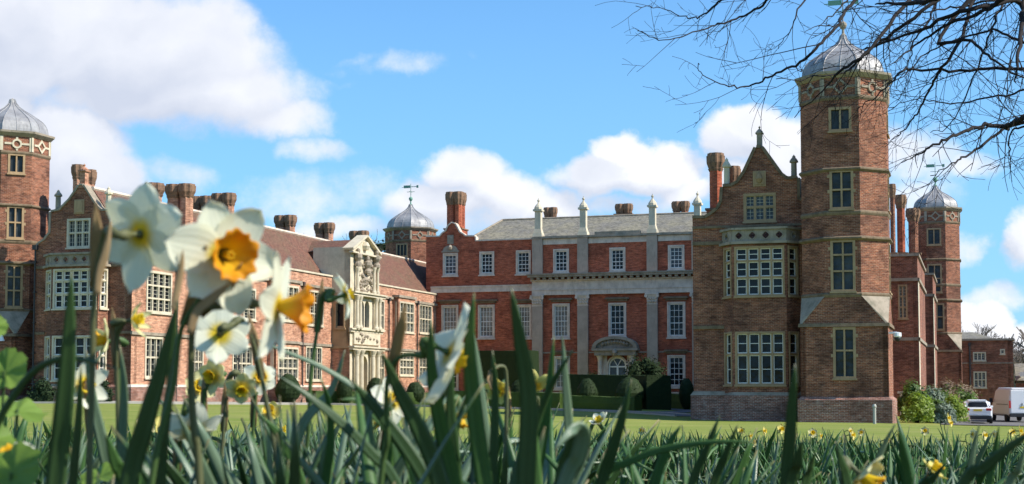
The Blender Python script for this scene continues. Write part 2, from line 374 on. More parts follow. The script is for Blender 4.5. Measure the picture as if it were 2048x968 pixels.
# ------------------------------------------------------------ mesh helpers
def tag(o, label=None, cat=None, group=None, kind=None):
    if label: o['label'] = label
    if cat: o['category'] = cat
    if group: o['group'] = group
    if kind: o['kind'] = kind
    return o
class MB:
    def __init__(s, M=None): s.v = []; s.f = []; s.uv = None; s.M = M or Matrix.Identity(4); s.u = []
    def add(s, vs, fs, uvs=None):
        k = len(s.v); s.v += [s.M @ Vector(p) for p in vs]; s.f += [tuple(i+k for i in f) for f in fs]
        if uvs: s.u += uvs
    def box(s, x0, x1, y0, y1, z0, z1):
        s.add([(x0, y0, z0), (x1, y0, z0), (x1, y1, z0), (x0, y1, z0), (x0, y0, z1), (x1, y0, z1), (x1, y1, z1), (x0, y1, z1)],
              [(0, 3, 2, 1), (4, 5, 6, 7), (0, 1, 5, 4), (1, 2, 6, 5), (2, 3, 7, 6), (3, 0, 4, 7)])
        return s
    def wedge(s, x0, x1, y0, y1, z0, z1, dx=0, dy=0):     # box whose top is smaller
        s.add([(x0, y0, z0), (x1, y0, z0), (x1, y1, z0), (x0, y1, z0), (x0+dx, y0+dy, z1), (x1-dx, y0+dy, z1), (x1-dx, y1-dy, z1), (x0+dx, y1-dy, z1)],
              [(0, 3, 2, 1), (4, 5, 6, 7), (0, 1, 5, 4), (1, 2, 6, 5), (2, 3, 7, 6), (3, 0, 4, 7)])
    def loft(s, rings, cap=True):          # rings: lists of points, same count
        n = len(rings[0]); vs = [p for r in rings for p in r]; fs = []
        for k in range(len(rings)-1):
            for i in range(n):
                j = (i+1) % n
                fs.append((k*n+i, k*n+j, (k+1)*n+j, (k+1)*n+i))
        if cap:
            fs.append(tuple(reversed(range(n)))); fs.append(tuple(range((len(rings)-1)*n, len(rings)*n)))
        s.add(vs, fs)
    def lathe(s, prof, n, c=(0, 0, 0), ph=0.0):           # prof [(r, z)]
        s.loft([[(c[0]+r*math.cos(2*PI*i/n+ph), c[1]+r*math.sin(2*PI*i/n+ph), c[2]+z) for i in range(n)] for r, z in prof])
    def prism_xz(s, poly, y0, y1):
        n = len(poly)
        tri = tessellate_polygon([[Vector((x, z, 0)) for x, z in poly]])
        vs = [(x, y0, z) for x, z in poly]+[(x, y1, z) for x, z in poly]
        fs = [tuple(t) for t in tri]+[tuple(i+n for i in t) for t in tri]
        fs += [(i, (i+1) % n, (i+1) % n+n, i+n) for i in range(n)]
        s.add(vs, fs)
    def tube(s, pts, rad, n=6):
        rings = []
        up = Vector((.13, .21, .97)).normalized()
        L = len(pts)
        for i, p in enumerate(pts):
            d = (Vector(pts[min(i+1, L-1)])-Vector(pts[max(i-1, 0)]))
            if d.length < 1e-9: d = Vector((0, 0, 1))
            d.normalize()
            a = d.cross(up)
            if a.length < .05: a = d.cross(Vector((1, 0, 0)))
            a.normalize(); b = d.cross(a)
            r = rad[i] if isinstance(rad, (list, tuple)) else rad
            rings.append([tuple(Vector(p)+(a*math.cos(2*PI*k/n)+b*math.sin(2*PI*k/n))*r) for k in range(n)])
        s.loft(rings)
    def wall(s, outline, holes=(), reveal=.22, thick=.5, y=0.0):
        """flat wall in the x-z plane (front looks to -y) with real openings"""
        hp = []
        for h in holes:
            if isinstance(h[0], (int, float)): h = [(h[0], h[1]), (h[2], h[1]), (h[2], h[3]), (h[0], h[3])]
            hp.append(h)
        loops = [outline]+hp
        tri = tessellate_polygon([[Vector((x, z, 0)) for x, z in l] for l in loops])
        vs = [(x, y, z) for l in loops for x, z in l]
        s.add(vs, [tuple(t) for t in tri])
        for l, dep in [(outline, thick)]+[(h, reveal) for h in hp]:
            n = len(l)
            s.add([(x, y, z) for x, z in l]+[(x, y+dep, z) for x, z in l], [(i, (i+1) % n, (i+1) % n+n, i+n) for i in range(n)])
    def build(s, name, mname, parent=None, origin=(0, 0, 0), smooth=False, bevel=0):
        me = bpy.data.meshes.new(name); o3 = Vector(origin)
        me.from_pydata([tuple(p-o3) for p in s.v], [], s.f)
        me.materials.append(MATS[mname])
        if s.u:
            uvl = me.uv_layers.new(name='UVMap')
            for l in me.loops: uvl.data[l.index].uv = s.u[l.vertex_index]
        else:
            uvl = me.uv_layers.new(name='UVMap')
            for p in me.polygons:
                nrm = p.normal
                if abs(nrm.z) > .95: ta, tb = Vector((1, 0, 0)), Vector((0, 1, 0))
                else:
                    ta = Vector((0, 0, 1)).cross(nrm).normalized(); tb = nrm.cross(ta)
                for li in p.loop_indices:
                    q = me.vertices[me.loops[li].vertex_index].co
                    uvl.data[li].uv = (q.dot(ta), q.dot(tb))
        if smooth:
            for p in me.polygons: p.use_smooth = True
        me.update()
        o = bpy.data.objects.new(name, me); COL.objects.link(o)
        if parent is not None: o.parent = parent
        if bevel:
            b = o.modifiers.new('bevel', 'BEVEL'); b.width = bevel; b.segments = 2; b.limit_method = 'ANGLE'
        return o
def empty(name, loc, rz=0.0):
    o = bpy.data.objects.new(name, None); COL.objects.link(o); o.location = loc; o.rotation_euler = (0, 0, rz)
    o.empty_display_size = .2
    return o
class Thing:
    """a building-frame thing: s to the right, t away, z up"""
    def __init__(s, name, label, cat, s0, t0, z0, group=None):
        s.o = empty(name, st2w(s0, t0, z0), -TH); s.org = (s0, t0, z0); tag(s.o, label, cat, group)
    def part(s, name, mb, m, parent=None, smooth=False, label=None, bevel=0):
        o = mb.build(name, m, parent or s.o, s.org, smooth, bevel)
        if label: o['label'] = label
        return o
def frame_t(t): return Matrix.Translation((0, t, 0))                              # wall facing -t ; local x = s
def frame_s(s): return Matrix.Translation((s, 0, 0)) @ Matrix.Rotation(PI/2, 4, 'Z')   # wall facing +s ; local x = t
def frame_at(s, t, ang): return Matrix.Translation((s, t, 0)) @ Matrix.Rotation(ang, 4, 'Z')

def mullion_window(T, M, r, cols, rows, frame='stone_cream', bars=None, pane='pane_lattice', fw=.12, mw=.09, sub=(2, 3), proud=.03, dep=.14, white=False, label=None, quoin=False):
    """stone mullioned window. r = (x0, z0, x1, z1) outer stone edge; the opening in the wall is the same rectangle"""
    x0, z0, x1, z1 = r
    a = MB(M)
    a.box(x0, x0+fw, -proud, dep, z0, z1); a.box(x1-fw, x1, -proud, dep, z0, z1)
    a.box(x0+fw, x1-fw, -proud, dep, z1-fw, z1); a.box(x0+fw, x1-fw, -proud, dep, z0, z0+fw)
    a.box(x0-.05, x1+.05, -proud-.07, -proud-.002, z0-.06, z0+.03)
    if quoin:
        for k in (z0+(z1-z0)*.42, z0+(z1-z0)*.8):
            a.box(x0-.10, x0+.002, -.025, .1, k, k+.16); a.box(x1-.002, x1+.10, -.025, .1, k, k+.16)
    X0, X1, Z0, Z1 = x0+fw, x1-fw, z0+fw, z1-fw
    cw = (X1-X0-(cols-1)*mw)/cols
    tot = sum(rows); rh = (Z1-Z0-(len(rows)-1)*mw)
    lights = []
    for c in range(cols-1):
        xx = X0+cw*(c+1)+mw*c
        a.box(xx, xx+mw, .0, dep-.005, Z0, Z1)
    z = Z0
    for k, q in enumerate(rows):
        h = rh*q/tot
        for c in range(cols):
            xx = X0+(cw+mw)*c
            lights.append((xx, z, xx+cw, z+h))
            if k < len(rows)-1: a.box(xx, xx+cw, .004, dep-.01, z+h, z+h+mw)
        z += h+mw
    o = T.part('window', a, frame, label=label)
    b = MB(M)
    bw = .05 if white else .016
    for (a0, b0, a1, b1) in lights:
        y0 = dep-.05
        b.box(a0+.001, a0+bw, y0, dep, b0, b1); b.box(a1-bw, a1-.001, y0, dep, b0, b1)
        b.box(a0+bw, a1-bw, y0, dep, b0, b0+bw); b.box(a0+bw, a1-bw, y0, dep, b1-bw, b1)
        for k in range(1, sub[0]):
            xx = a0+(a1-a0)*k/sub[0]; w = .012 if white else .008
            b.box(xx-w, xx+w, y0+.012, dep, b0+bw, b1-bw)
        for k in range(1, sub[1]):
            zz = b0+(b1-b0)*k/sub[1]; w = .018 if white else .008
            b.box(a0+bw, a1-bw, y0+.014, dep, zz-w, zz+w)
    T.part('glazing_bars', b, 'white_paint' if white else (bars or 'cream_paint'), o)
    g = MB(M); g.add([(x0+.02, dep+.02, z0+.02), (x1-.02, dep+.02, z0+.02), (x1-.02, dep+.02, z1-.02), (x0+.02, dep+.02, z1-.02)], [(0, 1, 2, 3)])
    T.part('pane', g, pane, o)
    return o
def sash_window(T, M, r, cols=3, rows=5, hood=None, pane='pane_dark', fw=.2, sill=True, arch='stone_pale'):
    x0, z0, x1, z1 = r; dep = .13
    a = MB(M)
    for k, (i, p) in enumerate(((0, .06), (fw*.55, .03))):
        j = fw*.55 if k == 0 else fw
        a.box(x0+i, x0+j, -p, dep, z0+i, z1-i); a.box(x1-j, x1-i, -p, dep, z0+i, z1-i)
        a.box(x0+j, x1-j, -p, dep, z1-j, z1-i); a.box(x0+j, x1-j, -p, dep, z0+i, z0+j)
    if sill: a.box(x0-.08, x1+.08, -.16, -.062, z0-.1, z0+.02)
    o = T.part('window', a, arch)
    if hood:
        h = MB(M); h.box(x0-.12, x1+.12, -.12, -.002, z1+.12, z1+.30); h.box(x0-.3, x1+.3, -.30, -.002, z1+.302, z1+.40); h.box(x0-.24, x1+.24, -.22, -.002, z1+.402, z1+.47)
        T.part('hood', h, 'stone_moss' if hood == 1 else 'stone_grey', o)
    b = MB(M); X0, X1, Z0, Z1 = x0+fw, x1-fw, z0+fw, z1-fw; y0 = dep-.06; w = .05
    b.box(X0, X0+w, y0, dep, Z0, Z1); b.box(X1-w, X1, y0, dep, Z0, Z1); b.box(X0+w, X1-w, y0, dep, Z0, Z0+w); b.box(X0+w, X1-w, y0, dep, Z1-w, Z1)
    for k in range(1, cols):
        xx = X0+(X1-X0)*k/cols; b.box(xx-.016, xx+.016, y0+.01, dep, Z0+w, Z1-w)
    for k in range(1, rows):
        zz = Z0+(Z1-Z0)*k/rows; q = .03 if k == rows//2 else .016
        b.box(X0+w, X1-w, y0+.013, dep, zz-q, zz+q)
    T.part('sash', b, 'white_paint', o)
    g = MB(M); y = dep+.02; g.add([(X0, y, Z0), (X1, y, Z0), (X1, y, Z1), (X0, y, Z1)], [(0, 1, 2, 3)])
    T.part('pane', g, pane, o)
    return o
def star(mb, prof, c):
    mb.loft([[(c[0]+r*(1.03 if i % 4 in (0, 1) else .92)*math.cos(2*PI*(i+.5)/32), c[1]+r*(1.03 if i % 4 in (0, 1) else .92)*math.sin(2*PI*(i+.5)/32), z) for i in range(32)] for r, z in prof])
def chimney(T, s, t, z0, z1, r=.42, n=2, axis='s', m='brick_brown', gap=None, capz=.9, label=None, base=True):
    """cluster of n octagonal shafts with corbelled caps"""
    gap = gap or r*2.05
    a = MB(); c = MB(); SH = []
    for k in range(n):
        a_ = MB(); c_ = MB(); SH.append((a_, c_))
        if n == 4: ds, dt = (k % 2-.5)*gap, (k//2-.5)*gap
        else: d = (k-(n-1)/2)*gap; ds, dt = (d, 0) if axis == 's' else (0, d)
        x, y = s+ds, t+dt
        a_.lathe([(r, z0+.91), (r, z1-capz)], 8, (x, y, 0), PI/8)
        zc = z1-capz
        star(c_, [(r*1.0, zc-.02), (r*1.18, zc+.12), (r*1.08, zc+.14), (r*1.38, zc+capz*.45), (r*1.42, zc+capz*.85), (r*1.30, zc+capz*.86), (r*1.25, zc+capz), (r*.7, zc+capz), (r*.65, zc+capz*.7)], (x, y))
    if base:
        w = gap*(n if n != 4 else 2)/2+r*.25; u = r*1.25 if n != 4 else w
        if axis == 's' or n == 4: a.box(s-w, s+w, t-u, t+u, z0-.3, z0+.9); c.box(s-w-.08, s+w+.08, t-u-.08, t+u+.08, z0+.902, z0+1.02)
        else: a.box(s-u, s+u, t-w, t+w, z0-.3, z0+.9); c.box(s-u-.08, s+u+.08, t-w-.08, t+w+.08, z0+.902, z0+1.02)
    o = T.part('chimney', a, m, label=label)
    T.part('base_moulding', c, 'chimney_band', o)
    for a_, c_ in SH: T.part('shaft', a_, m, o); T.part('chimney_cap', c_, 'chimney_band', o)
    return o
def finial(T, s, t, z0, z1, m='stone_cream', w=.28, fancy=True):
    h = z1-z0; a = MB()
    a.wedge(s-w*1.5, s+w*1.5, t-w*1.5, t+w*1.5, z0, z0+h*.10, w*.2, w*.2)
    a.wedge(s-w*1.2, s+w*1.2, t-w*1.2, t+w*1.2, z0+h*.101, z0+h*.2, w*.25, w*.25)
    a.box(s-w*.9, s+w*.9, t-w*.9, t+w*.9, z0+h*.201, z0+h*.66)
    a.box(s-w*1.35, s+w*1.35, t-w*1.35, t+w*1.35, z0+h*.661, z0+h*.71)
    a.lathe([(w*1.3, z0+h*.711), (w*1.25, z0+h*.76), (w*.8, z0+h*.82), (w*.3, z0+h*.87), (w*.2, z0+h*.9), (w*.42, z0+h*.93), (w*.38, z0+h*.955), (w*.12, z0+h*.965), (w*.1, z0+h)], 8, (s, t, 0), PI/8)
    return T.part('finial', a, m)
def small_pinnacle(T, s, t, z0, z1, m='stone_grey', w=.2):
    h = z1-z0; a = MB()
    a.lathe([(w*1.3, z0), (w*1.3, z0+h*.08), (w*.95, z0+h*.1), (w*.9, z0+h*.66), (w*1.4, z0+h*.68), (w*1.4, z0+h*.74), (w*1.1, z0+h*.8), (w*.5, z0+h*.9), (w*.55, z0+h*.93), (w*.2, z0+h*.97), (w*.1, z0+h)], 8, (s, t, 0), PI/8)
    return T.part('finial', a, m)
def string(T, mb_m, segs, name='string_course', m='stone_moss'):
    pass
def pipe(T, M, x, z0, z1, r=.055):
    a = MB(M); a.tube([(x, -.11, z0), (x, -.11, z1)], r, 8)
    a.box(x-.14, x+.14, -.24, -.02, z1, z1+.28)
    z = z0+1
    while z < z1: a.box(x-.09, x+.09, -.17, -.02, z, z+.06); z += 1.8
    return T.part('downpipe', a, 'lead_pipe')

# ------------------------------------------------------------ terrain
def lerp(a, b, t): t = max(0, min(1, t)); return a+(b-a)*t
FAR = [(-.6, -.75), (-.27, -.85), (-.14, -1.14), (.03, -1.5), (.12, -1.72), (.25, -1.80), (.31, -1.95), (.6, -2.3)]
def zg(x, y):
    d = math.hypot(x, y); u = x/max(y, 1.0) if y > 0 else 0
    near = -.33-.034*min(max(y, 0), 15)
    z = FAR[0][1]
    if u >= FAR[-1][0]: z = FAR[-1][1]
    else:
        for (a, za), (b, zb) in zip(FAR, FAR[1:]):
            if a <= u <= b: z = lerp(za, zb, (u-a)/(b-a)); break
    if u > .285: z += -.38*lerp(0, 1, (u-.285)/.03)*lerp(0, 1, (y-76)/16)
    return lerp(near, z, (y-15)/60)
def axis(a, b, marks):
    out = [a]
    while out[-1] < b:
        v = out[-1]; st = marks(v); out.append(v+st)
    return out
xs = axis(-700, 700, lambda v: 1.0 if -40 <= v < 50 else (10 if -200 < v < 200 else 60))
ys = axis(-80, 1500, lambda v: .5 if 0 <= v < 20 else (1.0 if 15 <= v < 140 else (15 if v < 300 else 100)))
g = MB()
nx = len(xs)
g.add([(x, y, zg(x, y)) for y in ys for x in xs], [(j*nx+i, j*nx+i+1, (j+1)*nx+i+1, (j+1)*nx+i) for j in range(len(ys)-1) for i in range(nx-1)])
tag(g.build('lawn_ground', 'lawn', smooth=True), kind='structure')
g = MB()
bx = [-7+.5*i for i in range(29)]; by = [.2+.4*i for i in range(41)]
def soil_edge(x, y): return 16.0+math.sin(x*1.3)*.5
g.add([(x*max(.25, y/11), y, zg(x*max(.25, y/11), y)+.012) for y in by for x in bx], [(j*29+i, j*29+i+1, (j+1)*29+i+1, (j+1)*29+i) for j in range(40) for i in range(28)])
tag(g.build('flower_bed_soil', 'soil', smooth=True), kind='structure')
def ribbon(name, pts, width, m, dz=.03, kerb=False, sub=1.0):
    P = [Vector((p[0], p[1])) for p in pts]; out = []
    for a, b in zip(P, P[1:]):
        n = max(1, int((b-a).length/sub))
        out += [a+(b-a)*(k/n) for k in range(n)]
    out.append(P[-1])
    W_ = 6; vs = []; kb = [[], []]
    for i, p in enumerate(out):
        d = (out[min(i+2, len(out)-1)]-out[max(i-2, 0)]).normalized(); nrm = Vector((-d.y, d.x))
        for k in range(W_+1):
            q = p+nrm*width*(k/W_-.5); vs.append((q.x, q.y, zg(q.x, q.y)+dz))
        for e in (0, 1):
            row = []
            for off_ in (0, .14):
                q = p+nrm*(width*.5+off_)*(1 if e else -1); row.append((q.x, q.y, zg(q.x, q.y)))
            kb[e].append(row)
    mb = MB(); n = W_+1
    mb.add(vs, [(j*n+i, j*n+i+1, (j+1)*n+i+1, (j+1)*n+i) for j in range(len(out)-1) for i in range(W_)])
    tag(mb.build(name, m, smooth=True), kind='structure')
    if kerb:
        mk = MB()
        for e in (0, 1):
            rings = [[(r[0][0], r[0][1], r[0][2]-.1), (r[1][0], r[1][1], r[1][2]-.1), (r[1][0], r[1][1], r[1][2]+.10), (r[0][0], r[0][1], r[0][2]+.10)] for r in kb[e]]
            mk.loft(rings)
        tag(mk.build(name+'_kerb', 'kerb'), kind='structure')
def gp(px, Y): a, b = ray(px, 800); return (a*Y, Y)
ribbon('gravel_drive', [gp(-300, 77), gp(150, 78), gp(258, 79.5), gp(450, 90), gp(640, 99), gp(820, 100), gp(1000, 98), gp(1180, 96), gp(1300, 93), gp(1400, 86), gp(1500, 78), gp(1600, 73), gp(1750, 69), gp(1850, 68)][:10], 3.0, 'asphalt', kerb=True)
ribbon('side_path', [gp(1290, 94), gp(1360, 101), gp(1395, 105), gp(1330, 114), gp(1240, 123)], 2.2, 'asphalt', .034, kerb=False)
# car park
cp = [gp(1880, 74), gp(2300, 74), gp(2400, 140), gp(1915, 138)]
mb = MB(); N = 40
a_, b_, c_, d_ = [Vector((p[0], p[1], 0)) for p in cp]
vs = []
for j in range(N+1):
    for i in range(N+1):
        p = (a_*(1-i/N)+b_*(i/N))*(1-j/N)+(d_*(1-i/N)+c_*(i/N))*(j/N); vs.append((p.x, p.y, zg(p.x, p.y)+.035))
mb.add(vs, [(j*(N+1)+i, j*(N+1)+i+1, (j+1)*(N+1)+i+1, (j+1)*(N+1)+i) for j in range(N) for i in range(N)])
tag(mb.build('car_park', 'asphalt', smooth=True), kind='structure')

# ------------------------------------------------------------ octagonal towers
H = 2.15
def tower(label, s, t, zb, facets, scale=1.0, broach=True, vane=True, brick='brick_brown', ZE=15.5):
    h = H*scale; q = h*math.tan(PI/8)
    T = Thing('octagonal_tower', label, 'tower', s, t, zb)
    a = MB()
    for k in range(8):
        M = frame_at(s, t, k*PI/4)
        holes = [(x0, z0, x1, z1) for (x0, z0, x1, z1, c, r) in facets.get(k, []) if z0 > 3.3]
        a.M = M @ Matrix.Translation((0, -h, 0)); a.wall([(-q, 3.2), (q, 3.2), (q, ZE), (-q, ZE)], holes, .25, .26)
        if k % 2 == 0:
            hh = [(x0, z0, x1, z1) for (x0, z0, x1, z1, c, r) in facets.get(k, []) if z0 < 3]
            a.wall([(-h, -.45), (h, -.45), (h, 3.2), (-h, 3.2)], hh, .25, .26)
        else:
            a.M = M @ Matrix.Rotation(-PI/4, 4, 'Z')
            A0, B0, C0 = (q, -h, 3.2), (h, -q, 3.2), (h, -h, 3.2); A1, B1 = (q, -h, 4.6), (h, -q, 4.6)
            a.add([A0, B0, C0, A1, B1], [(0, 2, 3), (2, 1, 4)])
    T.part('wall', a, brick)
    for k in (1, 3, 5, 7):
        a = MB(); a.M = frame_at(s, t, k*PI/4) @ Matrix.Rotation(-PI/4, 4, 'Z')
        a.add([(h, -h, 3.22), (q, -h, 4.62), (h, -q, 4.62), (h+.02, -h-.02, 3.05), (q-.03, -h-.05, 4.62), (h+.05, -q+.03, 4.62)], [(0, 1, 2), (3, 5, 4), (0, 3, 4, 1), (0, 2, 5, 3)])
        T.part('broach', a, 'stone_grey')
    a = MB(frame_at(s, t, 0)); p = .16
    a.wedge(-h-p, h+p, -h-p, h+p, zb-1.0, -.62, 0, 0); a.wedge(-h-p, h+p, -h-p, h+p, -.62, -.44, p+.03, p+.03)
    T.part('plinth', a, 'brick_plinth')
    rv = h/math.cos(PI/8)
    P = PI/8
    for z, e in ((4.66, .05), (7.5, .14), (8.8, .04), (11.0, .10), (ZE-1.3, .05)):
        c = MB(); c.lathe([(rv-.1, z-.15), (rv+.01, z-.14), (rv+e+.02, z-.04), (rv+e+.02, z+.03), (rv+.01, z+.10), (rv-.1, z+.10)], 8, (s, t, 0), P)
        T.part('string_course', c, 'stone_moss')
    c = MB(frame_at(s, t, 0)); c.wedge(-h-.1, h+.1, -h-.1, h+.1, 3.04, 3.22, .03, .03)
    T.part('string_course', c, 'stone_moss')
    c = MB(); c.lathe([(rv-.1, ZE-.32), (rv+.05, ZE-.3), (rv+.28, ZE-.1), (rv+.3, ZE+.02), (rv-.2, ZE+.06)], 8, (s, t, 0), P)
    T.part('eaves_cornice', c, 'stone_grey')
    for k in range(8):
        c = MB()
        M = frame_at(s, t, k*PI/4); c.M = M @ Matrix.Translation((0, -h, 0))
        for sg in (-1, 1): c.box(sg*q-.09, sg*q+.09, -.05, .1, ZE-1.2, ZE-.33) if sg < 0 else c.box(q-.16, q-.0, -.045, .1, ZE-1.2, ZE-.33)
        zc, r0, r1 = ZE-.76, .30, .19; n = 4 if k % 2 == 0 else 10
        if n == 4: r0, r1 = .42, .27
        out = [(r0*math.cos(2*PI*i/n), zc+r0*math.sin(2*PI*i/n)) for i in range(n)]; inn = [(r1*math.cos(2*PI*i/n), zc+r1*math.sin(2*PI*i/n)) for i in range(n)]
        for i in range(n):
            j = (i+1) % n; c.prism_xz([out[i], out[j], inn[j], inn[i]], -.07, .02)
        for dx, dz in ((1, 0), (-1, 0), (0, 1), (0, -1)):
            e = q-.17 if dx else .42
            if dx: c.box(min(dx*r0*.9, dx*e), max(dx*r0*.9, dx*e), -.05, .02, zc-.06, zc+.06)
            else: c.box(-.06, .06, -.048, .02, min(zc+dz*r0*.9, zc+dz*e), max(zc+dz*r0*.9, zc+dz*e))
        T.part('frieze_panel', c, 'stone_cream' if vane != 'x' and label.startswith('domed') else 'stone_grey')
    for k, lst in facets.items():
        M = frame_at(s, t, k*PI/4) @ Matrix.Translation((0, -h, 0))
        for (x0, z0, x1, z1, cc, rr) in lst:
            mullion_window(T, M, (x0, z0, x1, z1), cc, rr, frame='stone_gold', bars='lead_pipe', fw=.13, mw=.09, pane='pane_lattice', sub=(1, 1), quoin=z0 < 11.5)
    d = MB(); z = ZE+.03
    prof = [(1.0, 0), (.99, .22), (.965, .45), (.91, .68), (.82, .9), (.68, 1.12), (.50, 1.38), (.33, 1.6), (.20, 1.82), (.11, 2.06), (.075, 2.3)]
    pf = [(r*rv*.98*.97, z+zz*scale) for r, zz in prof]
    d.lathe(pf, 8, (s, t, 0), P)
    dm = T.part('dome', d, 'lead_dome')
    rb = MB()
    for k in range(16):
        an = 2*PI*k/16+P
        f = 1.0 if k % 2 == 0 else None
        if f is None:
            loc = PI/8; f = math.cos(PI/8)/math.cos(loc-PI/8)
        rb.tube([(s+r*f*math.cos(an), t+r*f*math.sin(an), zz+.01) for r, zz in pf], .024, 5)
    T.part('seam', rb, 'lead_dome', dm)
    zt = z+2.28*scale
    f = MB(); f.lathe([(.1, zt-.05), (.16, zt+.05), (.07, zt+.15), (.06, zt+.35), (.13, zt+.42), (.20, zt+.55), (.19, zt+.68), (.08, zt+.78), (.03, zt+.8), (.025, zt+2.1)] if vane else [(.1, zt-.05), (.12, zt+.02), (.05, zt+.08)], 10, (s, t, 0))
    T.part('finial', f, 'stone_grey' if vane != 'iron' else 'verdigris')
    if vane:
        v = MB(frame_at(s, t, 0)); zv = zt+1.62
        v.box(-.75, -.05, -.012, .012, zv+.05, zv+.32); v.box(-.95, -.75, -.012, .012, zv+.12, zv+.16); v.box(.05, .6, -.012, .012, zv+.14, zv+.2); v.box(.6, .8, -.012, .012, zv+.04, zv+.3)
        v.box(-.4, .4, -.015, .015, zv-.35, zv-.31); v.box(-.015, .015, -.4, .4, zv-.349, zv-.311)
        T.part('weathervane', v, 'verdigris')
    return T
def tw(s, t):
    f = t-H; out = []
    for (x0, y0, x1, y1, c, r) in ((1657, 214, 1703, 263, 2, [1]), (1659, 339, 1707, 419, 2, [1, 1]), (1661, 479, 1711, 584, 2, [1.2, 1.0, .8]), (1666, 654, 1712, 758, 2, [1.25, 1])):
        s0, z0, s1, z1 = rect_t(x0, y0, x1, y1, f); out.append((s0-s, z0, s1-s, z1, c, r))
    return out
TS, TT = -6.25, 76.3
base_w = tw(TS, TT)
ctr = [(-.57, z0, .57, z1, c, r) for (_, z0, _, z1, c, r) in base_w]
near_tower = tower('tallest brick tower at right with lead dome and bare branches across it', TS, TT, -1.8, {0: base_w, 2: ctr[:3]}, ZE=15.95)
left_tower = tower('domed brick tower cut by the left edge of the picture, sunlit', -56.6, 75.4, -.9, {1: [(-.5, z0, .5, z1, c, r) for (_, z0, _, z1, c, r) in ctr[:3]]}, vane=False, brick='brick_brown')
tower('distant domed tower with green weathervane rising behind the left wing roof', -52.6, 132.0, -1.8, {1: [], 0: [(-.6, 12.6, .6, 13.9, 3, [1])]}, scale=1.05, vane='iron')
tower('small distant domed tower at far right end of the house', -3.05, 131.3, -2.3, {0: [(-.75, 12.2, .45, 13.7, 2, [1]), (-.75, 8.1, .45, 10.6, 2, [1, 1]), (-.6, 4.9, .6, 7.2, 2, [1, 1])]}, scale=.9, vane='iron', brick='brick_brown')

# ------------------------------------------------------------ central range
TC = 123.0; TP = 122.6
C = Thing('central_range', 'red brick central range of the house with grey pilasters, stone entablature and slate roof', 'building', -30, TC, -1.75)
M0, M1 = frame_t(TC), frame_t(TP)
sL, _ = on_t(852, 600, TC); sP, _ = on_t(1065.5, 600, TP); sR = -9.0
def zt(px, py, t): return on_t(px, py, t)[1]
def st(px, py, t): return on_t(px, py, t)[0]
ZPAR = zt(1000, 481, TC); ZP2 = zt(1200, 472, TP)
left_up = [(886, 506, 916, 552), (959, 503, 988.5, 550), (1032, 500.5, 1062, 549)]
left_mid = [(883, 610, 916.6, 677), (956, 609.5, 989.5, 677), (1033, 609, 1063.5, 677)]
left_gf = [(884, 713, 917, 781), (957, 713, 990, 781), (1033, 713, 1063.5, 781)]
r_up = [(1106.6, 498, 1138, 546), (1219, 495, 1251, 543.5), (1336, 490, 1369, 540)]
r_mid = [(1105, 607, 1139.5, 677), (1217, 605.5, 1252.6, 674), (1334.6, 603.6, 1371, 675.4)]
r_gf = [(1108, 712, 1140, 779), (1335, 710, 1371, 775)]
LU = [rect_t(*r, TC) for r in left_up]; LM = [rect_t(*r, TC) for r in left_mid]; LG = [rect_t(*r, TC) for r in left_gf]
RU = [rect_t(*r, TP) for r in r_up]; RM = [rect_t(*r, TP) for r in r_mid]; RG = [rect_t(*r, TP) for r in r_gf]
# shaped gable on the left part
gx = lambda px, py: (st(px, py, TC), zt(px, py, TC))
gab = [gx(852, 474), gx(880, 474), gx(885, 467), gx(892, 463), gx(897, 452), gx(904, 446), gx(910, 448), gx(914, 455), gx(919, 465), gx(926, 469), gx(931, 473), gx(950, 473), gx(950.5, 481)]
gabp = list(gab)
gab[0] = (sL, gab[0][1])
outline = [(sL, -2.9)]+gab+[(sP, ZPAR), (sP, -2.9)]
w = MB(M0); w.wall(outline, LU+LM+LG, .2, .5); C.part('wall', w, 'brick_rubbed')
ds0, dz0, ds1, dz1 = rect_t(1217, 714, 1253, 840, TP); dz0 = -1.7
arch = [(ds0, dz0), (ds1, dz0)]+[((ds0+ds1)/2+(ds1-ds0)/2*math.cos(PI*k/12), dz1-(ds1-ds0)/2+(ds1-ds0)/2*math.sin(PI*k/12)) for k in range(13)]
w = MB(M1); w.wall([(sP, -2.9), (sR, -2.9), (sR, ZP2), (sP, ZP2)], RU+RM+RG+[arch], .2, .5)
C.part('wall', w, 'brick_rubbed')
for i, r in enumerate(LU): sash_window(C, M0, r, 3, 5, 0, 'pane_mid' if i == 0 else 'pane_dark')
for i, r in enumerate(LM): sash_window(C, M0, r, 4, 6, 1, 'pane_blind')
for r in LG: sash_window(C, M0, r, 3, 5, 1)
for i, r in enumerate(RU): sash_window(C, M1, r, 3, 5, 0, 'pane_mid' if i == 2 else 'pane_dark')
for i, r in enumerate(RM): sash_window(C, M1, r, 4 if i == 0 else 3, 6 if i == 0 else 5, 1, 'pane_blind' if i == 0 else 'pane_dark')
for i, r in enumerate(RG): sash_window(C, M1, r, 3, 5, 1, 'pane_blind' if i == 0 else 'pane_dark')
